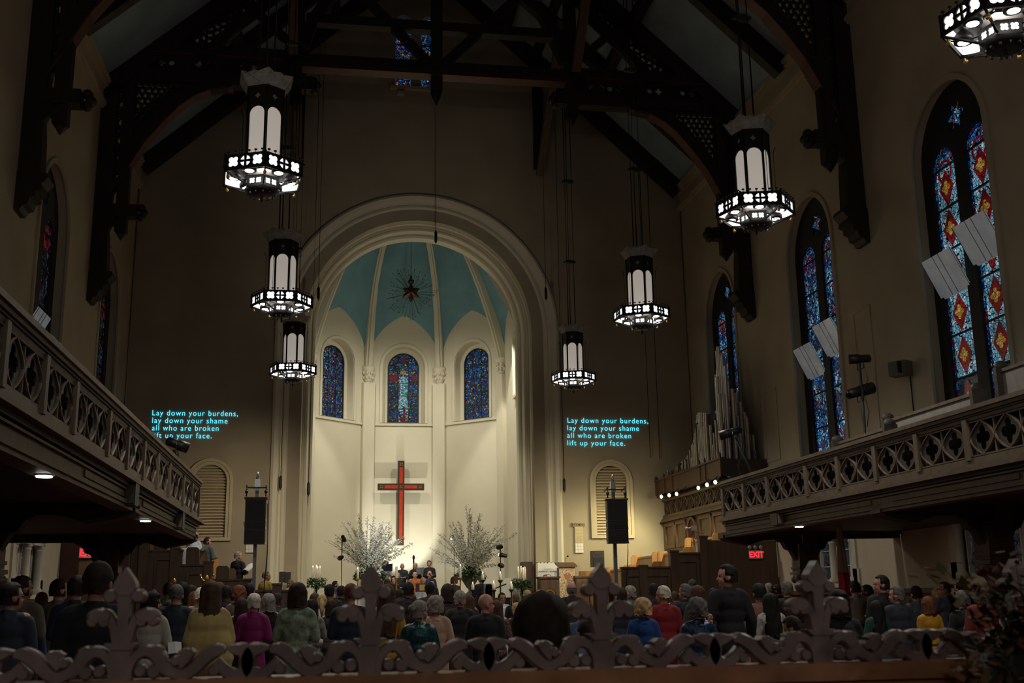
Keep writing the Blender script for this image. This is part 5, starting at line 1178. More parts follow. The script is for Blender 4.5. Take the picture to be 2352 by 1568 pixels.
# small monitor speakers and mic stands near the choir
for k,(px,pt,y,lab) in enumerate(((1000,1318,38.9,'thin microphone stand right of the choir'),(925,1320,38.4,'thin microphone stand before the choir left of the priest'),(950,1280,42.7,'double bass neck raised behind the choir'))):
    a=P(px,pt,y); t=thing('microphone_stand' if k<2 else 'double_bass',lab,'microphone stand' if k<2 else 'instrument',(a.x,y,.55 if y<39.8 else 1.2))
    b0=.55 if y<39.8 else 1.2
    if k<2:
        q=MB(); q.tube([(a.x,y,b0),(a.x,y,a.z-.2),(a.x+(.2 if k else -.2),y,a.z)],.01,5); q.build('boom',black,t); q=MB(); q.lathe([(.14,b0),(.12,b0+.02)],12,(a.x,y,0)); q.build('base',black,t); q=MB(); q.ell((a.x+(.2 if k else -.2),y,a.z),(.03,.03,.04),8,5); q.build('capsule',black,t)
    else:
        q=MB(); q.bb(a.x-.03,a.x+.03,y-.03,y+.03,2.2,a.z-.05); q.ell((a.x,y,a.z),(.05,.05,.1),8,6); q.build('neck',black,t); q=MB(); q.ell((a.x,y,2.2),(.24,.1,.28),12,8); q.ell((a.x,y,1.75),(.33,.12,.42),12,8); q.tube([(a.x,y,1.2),(a.x,y,1.4)],.012,5); q.build('body',mat('bass_wood',(.12,.04,.015),.3),t)
        for sx in(-.1,-.04,.04,.1): q=MB(); q.tube([(a.x+sx,y-.05,a.z-.02),(a.x+sx*1.4,y-.05,a.z+.0)],.012,5); q.build('tuning_peg',black,t)
# grand piano with raised lid and clear acoustic screen
p=P(1135,1345,38.6); t=thing('grand_piano','black grand piano with raised lid behind the candles at the right of the chancel','piano',(p.x,38.6,.55))
q=MB(); q.poly([(-.75,-.2),(.75,-.2),(.75,.5),(.5,1.0),(.1,1.5),(-.35,1.6),(-.75,1.3)],1.25,1.55,f=lambda a,b,c:(p.x+a,38.3+b,c)); q.build('case',black,t)
q=MB(); q.add([(p.x-.75,38.3,1.56),(p.x+.75,38.3,1.56),(p.x+.75,39.5,1.56),(p.x-.75,39.5,1.56)],[(0,1,2,3)]); q.bar((p.x-.7,38.7,1.6),(p.x+.35,38.7,2.0),.04,1.2,up=(0,1,0)); q.build('lid',mat('gloss_black',(.012,.012,.013),.12),t)
for dx,dy in((-.6,0),(.6,0),(0,1.2)): q=MB(); q.lathe([(.06,.55),(.05,1.25)],8,(p.x+dx,38.4+dy,0)); q.build('leg',black,t)
q=MB(); q.bb(p.x-.62,p.x+.62,38.0,38.3,1.25,1.30); q.build('keyboard',white,t)
t=thing('acoustic_screen','clear acrylic screen with bright reflections around the piano','screen',(p.x+.45,38.0,.55))
q=MB()
for k in range(5): a0=-1.2+k*.5; a1=a0+.5; c=Vector((p.x+.1,37.9,0)); pa=c+Vector((.62*math.cos(a0)+.05,.5*math.sin(a0),0)); pb=c+Vector((.62*math.cos(a1)+.05,.5*math.sin(a1),0)); q.add([pa+Vector((0,0,.55)),pb+Vector((0,0,.55)),pb+Vector((0,0,2.2)),pa+Vector((0,0,2.2))],[(0,1,2,3)])
q.build('sheet',mat('acrylic',(.85,.9,.95),.08,trans=.75,spec=.8),t)
for k,(px,py,c,lab) in enumerate(((1125,1342,(.22,.03,.02),'stack of red books near the piano'),(1118,1340,(.03,.15,.3),'blue folder standing by the pianist'))):
    a=P(px,py,36.6); t=thing('book_stack' if k==0 else 'music_folder',lab,'book',(a.x,36.6,.55)); q=MB(); q.box((a.x,36.6,a.z-.05),(.28,.2,.10)); q.build('cover',mat('cover%d'%k if 0 else ('red_cover' if k==0 else 'blue_cover'),c,.6),t); q=MB(); q.bb(a.x-.16,a.x+.16,36.5,36.7,.55,a.z-.1); q.build('stand',oak_mid,t)
# flag
a=P(1925,1190,22.0); t=thing('flag','furled white and red flag on a pole in front of the right lower window','flag',(a.x,22,0))
q=MB(); q.tube([(a.x,22,0),(a.x,22,a.z+.45)],.015,6); q.ell((a.x,22,a.z+.47),(.03,.03,.06),8,6); q.build('pole',gold,t)
def fl_(z0,z1,m_,nm):
    q=MB(); n=20; vs=[];fs=[]
    for i in range(9):
        s=i/8; z=z0+(z1-z0)*s; k=(a.z+.3-z)/1.6; 
        for j in range(n): an=2*PI*j/n; r=(.02+.085*k)*(1+.3*math.sin(5*an+z*3)); vs.append((a.x+.03*k+r*math.cos(an),22+r*.8*math.sin(an),z))
    for i in range(8):
        for j in range(n): fs.append((i*n+j,i*n+(j+1)%n,(i+1)*n+(j+1)%n,(i+1)*n+j))
    q.add(vs,fs,True); q.build(nm,m_,t)
fl_(a.z+.3,a.z-1.1,mat('flag_cream',(.42,.33,.22),.8),'cloth'); fl_(a.z-1.1,a.z-1.6,mat('flag_red',(.35,.008,.01),.8),'red_cloth')
# video camera on tripod in the stalls
a=P(1590,1213,32.3); t=thing('video_camera','video camera on a black tripod standing in the right choir stalls','camera',(a.x,32.3,1.6))
q=MB(); q.bb(a.x-.06,a.x+.12,32.2,32.35,a.z-.07,a.z+.07); q.build('body',black,t); q=MB(); q.tube([(a.x-.06,32.27,a.z),(a.x-.22,32.27,a.z+.01)],[.04,.05],10); q.build('lens',steel,t)
for k in range(3): q=MB(); q.tube([(a.x,32.27,a.z-.1),(a.x+.28*math.cos(k*2.1+.5),32.27+.25*math.sin(k*2.1+.5),1.62)],.014,6); q.build('leg',black,t)
q=MB(); q.tube([(a.x+.05,32.27,a.z-.1),(a.x+.3,32.2,a.z-.16)],.01,5); q.build('pan_handle',black,t)
#@@PEOPLE
# ------------------------------------------------------------------ people (local: standing 1.75 m, looking +y)
def remesh(mb,vox,smooth=3,name='m'):
    me=bpy.data.meshes.new(name); me.from_pydata([tuple(v) for v in mb.v],[],mb.f)
    o=bpy.data.objects.new('t',me); C.objects.link(o)
    r=o.modifiers.new('r','REMESH'); r.mode='VOXEL'; r.voxel_size=vox
    if smooth: s=o.modifiers.new('s','SMOOTH'); s.iterations=smooth; s.factor=.5
    dg=bpy.context.evaluated_depsgraph_get(); m=bpy.data.meshes.new_from_object(o.evaluated_get(dg))
    bpy.data.objects.remove(o); m.polygons.foreach_set('use_smooth',[True]*len(m.polygons)); m.name=name; return m
def hand(mb,c,d,up):
    """palm + five bent fingers; d points along the fingers, up = back of the hand"""
    c=Vector(c); d=Vector(d).normalized(); up=Vector(up).normalized(); s=d.cross(up).normalized(); up=s.cross(d)
    for k,(o,L) in enumerate(((-.030,.062),(-.010,.074),(.010,.078),(.030,.066))):
        a=c+d*.04+s*o; b=a+d*L*.5-up*.006; e=b+d*L*.38-up*.030; mb.tube([c+s*o*.6,a,b,e],[.010,.0095,.009,.007],6)
    a=c-s*.025+d*.0; mb.tube([c,a-s*.018,a-s*.038+d*.03-up*.008,a-s*.036+d*.056-up*.02],[.012,.012,.010,.008],6)
def joints(pose):
    J={}
    for s in(-1,1):
        sh=Vector((s*.185,-.01,1.42))
        if pose in('hold','sing'): el=Vector((s*.222,.02,1.14)); ha=Vector((s*.10,.27,1.16 if pose=='hold' else 1.28))
        elif pose=='down': el=Vector((s*.26,-.03,1.12)); ha=Vector((s*.27,.07,.86))
        elif pose=='play': el=Vector((s*.26,.02,1.12)); ha=Vector((s*.17,.36,1.08))
        elif pose=='raise': el=Vector((s*.26,.04,1.13)); ha=Vector((s*.22,.10,1.42)) if s>0 else Vector((s*.1,.26,1.15))
        J[s]=(sh,el,ha)
    return J
def bodymesh(sex,pose,yw,nod=0,seated=False):
    mb=MB(); f=sex=='f'; R=Matrix.Rotation(-yw,4,'Z')@Matrix.Rotation(-nod,4,'X')
    N=Vector((0,-.01,1.48))
    def hd(p): v=(Vector(p)-N)*1.12; return (R.to_3x3()@v)+N+Vector((0,0,-.03))
    # head
    mb.ell(hd((0,-.005,1.655)),(0.0829,0.1042,0.1075),16,12,R=R.to_3x3())
    mb.ell(hd((0,.022,1.60)),(0.0672,0.0784,0.0952),14,10,R=R.to_3x3())
    mb.ell(hd((0,.058,1.548)),(0.0336,0.0336,0.0269),10,8,R=R.to_3x3())
    mb.cap(hd((0,.082,1.640)),hd((0,.101,1.606)),.009,.014,8)
    mb.ell(hd((0,.078,1.572)),(0.0291,0.0179,0.0146),8,6,R=R.to_3x3())
    for s in(-1,1):
        mb.ell(hd((s*.078,-.005,1.615)),(0.0112,0.0224,0.0347),8,8,R=R.to_3x3()); mb.ell(hd((s*.034,.068,1.595)),(0.0246,0.0224,0.0224),8,6,R=R.to_3x3())
        mb.ell(hd((s*.030,.080,1.657)),(0.0246,0.0112,0.0090),8,6,R=R.to_3x3())
    mb.cap((0,-.02,1.40),hd((0,-.012,1.56)),.062,.054)
    wS=.152 if f else .172; wW=.125 if f else .15
    mb.ell((0,-.01,1.33),(wS,.10,.15)); mb.ell((0,0,1.18),(wW+.01,.10,.16)); mb.ell((0,0,1.02),(wW,.095,.14)); mb.ell((0,-.01,.92),(.165,.11,.13))
    mb.cap((-wS+.02,-.015,1.425),(wS-.02,-.015,1.425),.055,.055)
    if f:
        for s in(-1,1): mb.ell((s*.07,.075,1.26),(.06,.055,.06),10,8)
    J=joints(pose)
    for s in(-1,1):
        sh,el,ha=J[s]; sh=Vector((s*(wS-.0),-.01,1.395)); mb.cap(sh,el,.052,.04); mb.cap(el,ha,.040,.027)
        d=(ha-el).normalized(); mb.ell(ha+d*.045,(.030,.040,.030),10,8)
        if seated: hp=Vector((s*.09,0,.90)); kn=Vector((s*.12,.44,.90)); an=Vector((s*.12,.46,.50))
        else: hp=Vector((s*.09,0,.90)); kn=Vector((s*.10,.02,.49)); an=Vector((s*.10,-.02,.09))
        mb.cap(hp,kn,.085,.055); mb.cap(kn,an,.055,.036); mb.cap(an+Vector((0,-.02,-.045)),an+Vector((0,.16,-.055)),.038,.03)
    m=remesh(mb,.0145,2,'body')
    ex=MB(); n0=len(m.vertices)
    bm=bmesh.new(); bm.from_mesh(m)
    for s in(-1,1):
        sh,el,ha=J[s]; d=(ha-el).normalized(); q=MB(); hand(q,ha+d*.05,d,(0,-.2,1) if pose!='raise' else (0,-1,0)) if s>0 or pose!='raise' else hand(q,ha+d*.05,d,(0,-.2,1)); ex.add(q.v,q.f,True)
    ne=len(ex.f)
    for s in(-1,1): ex.ell(hd((s*.030,.0835,1.640)),(0.0140,0.0090,0.0090),8,6,R=R.to_3x3())
    nl=len(ex.f); ex.ell(hd((0,.090,1.572)),(0.0246,0.0112,0.0078),8,6,R=R.to_3x3())
    vs=[bm.verts.new(v) for v in ex.v]
    for i,f_ in enumerate(ex.f):
        try: fc=bm.faces.new([vs[k] for k in f_]); fc.smooth=True; fc.material_index=0 if i<ne else (1 if i<nl else 2)
        except ValueError: pass
    bm.to_mesh(m); bm.free(); 
    if seated:
        for v in m.vertices: v.co.z-=.42
    return m
def topmesh(sex,pose,kind,seated=False):
    mb=MB(); f=sex=='f'; wS=.152 if f else .172; wW=.125 if f else .15; e=.014 if kind!='coat' else .020
    if kind=='shawl':
        mb.ell((0,-.02,1.30),(.23,.16,.17)); mb.ell((0,-.02,1.12),(.26,.18,.22)); mb.ell((0,-.02,.95),(.27,.18,.2))
    if kind=='robe':
        mb.lathe([(.20,1.40),(.25,1.2),(.30,.8),(.36,.1),(.36,.06)],20); 
    mb.ell((0,-.01,1.33),(wS+e,.10+e,.15)); mb.ell((0,0,1.18),(wW+.01+e,.10+e,.16)); mb.ell((0,0,1.02),(wW+e+.01,.10+e,.15)); mb.ell((0,-.01,.90),(.17+e,.115+e,.12))
    mb.cap((-wS+.03,-.015,1.415),(wS-.03,-.015,1.415),.052+e,.052+e); mb.tube([(0,-.02,1.42),(0,-.018,1.475),(0,-.016,1.50)],[.085+e,.07,.064],14)
    if f:
        for s in(-1,1): mb.ell((s*.07,.075,1.26),(.06+e,.055+e,.06+e),10,8)
    if kind=='coat': mb.ell((0,-.01,.8),(.20,.14,.2))
    J=joints(pose)
    for s in(-1,1):
        sh,el,ha=J[s]; sh=Vector((s*(wS),-.01,1.395)); wr=el.lerp(ha,.9); mb.cap(sh,el,.056+e,.046+e); mb.cap(el,wr,.045+e,.034+e)
    m=remesh(mb,.019,2,'top')
    for v in m.vertices:
        n=noise.noise(Vector((v.co.x*7,v.co.y*7,v.co.z*4)))*.010; v.co+=v.normal*n
    if seated:
        for v in m.vertices: v.co.z-=.42
    return m
def legmesh(kind,seated=False):
    mb=MB()
    if kind=='skirt':
        if seated: mb.ell((0,.0,.92),(.2,.15,.13)); mb.cap((0,.05,.92),(0,.42,.9),.16,.15); mb.cap((0,.44,.9),(0,.47,.6),.14,.15)
        else: mb.lathe([(.15,1.02),(.19,.9),(.22,.6),(.25,.32),(.24,.30)],20)
    else:
        mb.ell((0,-.01,.93),(.175,.122,.13))
        for s in(-1,1):
            if seated: hp=Vector((s*.09,0,.90)); kn=Vector((s*.12,.44,.90)); an=Vector((s*.12,.46,.54))
            else: hp=Vector((s*.09,0,.90)); kn=Vector((s*.10,.02,.49)); an=Vector((s*.10,-.02,.10))
            mb.cap(hp,kn,.098,.072); mb.cap(kn,an,.070,.058)
    m=remesh(mb,.028,2,'legs')
    if seated:
        for v in m.vertices: v.co.z-=.42
    return m
def hairmesh(style):
    """closed shell round the head, sunk into the skull in front of the face; origin at neck pivot (0,-.01,1.48)"""
    zb={'short':1.575,'crop':1.60,'bob':1.51,'long':1.20,'vlong':1.06,'bun':1.57,'curly':1.56,'big':1.02,'fringe':1.575,'cap':1.66,'scarf':1.50,'pony':1.57}[style]
    q=MB(); n=40; top=1.757+{'curly':.02,'big':.035,'bob':.008,'crop':-.003,'fringe':-.1,'cap':.01}.get(style,0); m_=26 if style in('long','vlong','big') else 18
    vs=[]
    for i in range(m_+1):
        t=i/m_; z=top-(top-zb)*t
        u=max(0,min(1,(1.655-z)/-.105)) if z>1.655 else 0
        k=math.sqrt(max(.0,1-((z-1.65)/(top-1.65))**2)) if z>1.65 else 1
        for j in range(n):
            a=2*PI*j/n; fr=abs(((a+PI)%(2*PI))-PI) # 0 = front(+y)
            rx,ry=.083,.103
            if style in('bob','long','vlong','scarf'): rx,ry=.090,.108
            if style=='curly': rx,ry=.105,.122
            if style=='big': rx,ry=.125,.135
            if style=='crop': rx,ry=.079,.098
            cyy=-.008
            if z<1.60:
                w=(1.60-z)/.40
                if style in('long','vlong'): cyy-=.045*min(1,w*1.4); ry*=1-.35*min(1,w*1.2); rx*=1+.30*min(w,.6)-.5*max(0,w-.75)
                elif style=='big': cyy-=.05*min(1,w); ry*=1-.25*min(1,w); rx*=1+.55*min(1,w*1.3)
                elif style=='bob': rx*=1+.12*w*3; 
                else: rx*=1-.5*w; ry*=1-.35*w
            rr=1.0
            hl=1.70+ (.012 if style in('short','crop') else 0)
            if z<hl and style not in('cap',):
                lim=math.radians(62 if style not in('bob','long','vlong','big','scarf') else 52)
                if style in('short','crop','fringe','bun','pony') and z<1.64: lim=math.radians(100)
                if fr<lim: rr=.80
                elif fr<lim+.35: rr=.80+.2*(fr-lim)/.35
            if style=='fringe' and z>1.66: rr*=.9
            nz=1+(.05 if style in('long','vlong') else .02)*math.sin(7*a+z*(6 if style in('long','vlong') else 10)+2*math.sin(z*9))+ (.07*noise.noise(Vector((a*3,z*22,1))) if style in('curly','big') else .02*noise.noise(Vector((a*4,z*8,2))))
            am={'big':.16,'curly':.14,'crop':.02,'short':.05,'scarf':.06,'cap':.0}.get(style,.07)
            nz*=1+am*noise.noise(Vector((math.sin(a)*5+3,math.cos(a)*5,z*(9 if style in('long','vlong','big') else 22))))+(.025*math.sin(17*a+6*math.sin(z*11)) if style in('long','vlong','big','bob') else 0)
            zz=z+(t**3)*.035*noise.noise(Vector((math.sin(a)*6,math.cos(a)*6,7.7)))*(2 if style in('long','vlong','big') else 1)
            vs.append(Vector((rx*k*rr*nz*math.sin(a),cyy+ry*k*rr*nz*math.cos(a),zz)))
    fs=[(i*n+j,i*n+(j+1)%n,(i+1)*n+(j+1)%n,(i+1)*n+j) for i in range(m_) for j in range(n)]+[tuple(range(n)),tuple(m_*n+j for j in range(n-1,-1,-1))]
    q.add(vs,fs,True)
    if style=='bun': q.ell((0,-.115,1.665),(.042,.04,.042),10,8)
    if style=='cap': q.poly([(.0,0)]+[(.075*math.sin(a),.06*math.cos(a)) for a in [x*.35-1.05 for x in range(7)]],1.665,1.675,f=lambda a,b,c:(a,.06+b,c))
    if style=='pony': q.tube([(0,-.10,1.68),(0,-.15,1.64),(0,-.15,1.5),(0,-.12,1.38)],[.02,.035,.03,.008],8)
    N=Vector((0,-.01,1.48)); m=bpy.data.meshes.new('hair'); m.from_pydata([tuple(v-N) for v in q.v],[],q.f); m.polygons.foreach_set('use_smooth',[True]*len(q.f)); return m
CACHE={}
def cached(key,fn):
    if key not in CACHE: CACHE[key]=fn()
    return CACHE[key]
def glasses_me():
    q=MB()
    for s in(-1,1): q.tube([(s*.032+.022*math.cos(a),.098,.158+.017*math.sin(a)) for a in [k*PI/5 for k in range(11)]],.0022,4); q.tube([(s*.054,.098,.16),(s*.078,.07,.162),(s*.08,-.0,.155)],.002,4)
    q.tube([(-.01,.1,.16),(.01,.1,.16)],.002,4); m=bpy.data.meshes.new('glasses'); m.from_pydata([tuple(v) for v in q.v],[],q.f); m.materials.append(black); return m
def hairmat(c):
    nm='hair_%.2f_%.2f_%.2f'%c; return mat(nm,c,.72,nscale=22,namt=.5,bump=.6,bscale=55,spec=.25)
def cloth(c,pat=None):
    nm='cloth_%.3f_%.3f_%.3f_%s'%(*c,pat)
    if nm in MAT: return MAT[nm]
    if pat=='sequin': return mat(nm,c,.35,nscale=45,namt=.9,bump=.5,bscale=90,metal=.3)
    if pat=='stripe' or pat=='pattern': return mat(nm,c,.8,nscale=14,namt=.6,bump=.1)
    return mat(nm,c,.85,nscale=5,namt=.18,bump=.15,bscale=30)
HAIRC={'black':(.008,.007,.007),'dark':(.022,.012,.008),'brown':(.060,.030,.016),'auburn':(.11,.04,.018),'blond':(.38,.26,.12),'grey':(.22,.20,.17),'white':(.50,.47,.40),'dgrey':(.09,.085,.08),'lbrown':(.13,.08,.045)}
YQ=[-80,-50,0,50,80]
def person(px,pt,wpx,sex,yawd,hair,hc,top,label,skin=0,kind='shirt',pose='hold',pat=None,legs=None,legc=(.02,.02,.025),Y=None,floor=0,seated=False,nod=0,glasses=False,turn=0,group=None):
    if Y is None: Y=.21*2660/wpx
    rx_=ray(px,pt).x
    if rx_>0: Y=min(Y,(XR-.5)/rx_)
    else: Y=min(Y,(XL+.5)/rx_)
    p=P(px,pt,Y); ztop=p.z-floor; full=1.755 if not seated else 1.335
    if hair in('curly','big'): full+=.03
    s=ztop/full
    t=thing('person',label,'person',(p.x,Y,floor),math.radians(-turn),group); t.scale=(s,s,s) if not seated else (1,1,1)
    hy=min(YQ,key=lambda a:abs(a-yawd)) if abs(yawd)>25 else 0
    b=link('body',cached(('b',sex,pose,hy,nod,seated),lambda:bodymesh(sex,pose,math.radians(hy),nod,seated)),t)
    if not b.data.materials:
        for _ in range(3): b.data.materials.append(None)
    for k,mm in enumerate((skins[skin],eyem,lipm)): b.material_slots[k].link='OBJECT'; b.material_slots[k].material=mm
    def put(nm,me,m_,lbl=None):
        o=link(nm,me,t)
        if not me.materials: me.materials.append(None)
        o.material_slots[0].link='OBJECT'; o.material_slots[0].material=m_
        return o
    put('top' if kind!='robe' else 'robe',cached(('t',sex,pose,kind,seated),lambda:topmesh(sex,pose,kind,seated)),cloth(top,pat))
    if legs is None: legs='trousers' 
    if kind!='robe': put(legs,cached(('l',legs,seated),lambda:legmesh(legs,seated)),cloth(legc))
    if hair!='bald':
        h=put('hair' if hair not in('scarf','cap') else ('headscarf' if hair=='scarf' else 'cap'),cached(('h',hair),lambda:hairmesh(hair)),hairmat(HAIRC[hc]) if isinstance(hc,str) else cloth(hc,'pattern'))
        h.location=(0,-.01,1.45-(.42 if seated else 0)); h.scale=(1.24,1.20,1.15) if sex=='f' else (1.18,1.16,1.15); h.rotation_euler=(Matrix.Rotation(-math.radians(hy),3,'Z')@Matrix.Rotation(-nod,3,'X')).to_euler()
    if glasses:
        g=link('glasses',cached('gl',glasses_me),t); g.location=(0,-.01,1.45-(.42 if seated else 0)); g.scale=(1.12,1.12,1.12); g.rotation_euler=(Matrix.Rotation(-math.radians(hy),3,'Z')@Matrix.Rotation(-nod,3,'X')).to_euler()
    return t
NAVY=(.010,.014,.035); BLK=(.008,.008,.010); GRY=(.12,.12,.12); TAN=(.28,.20,.12)
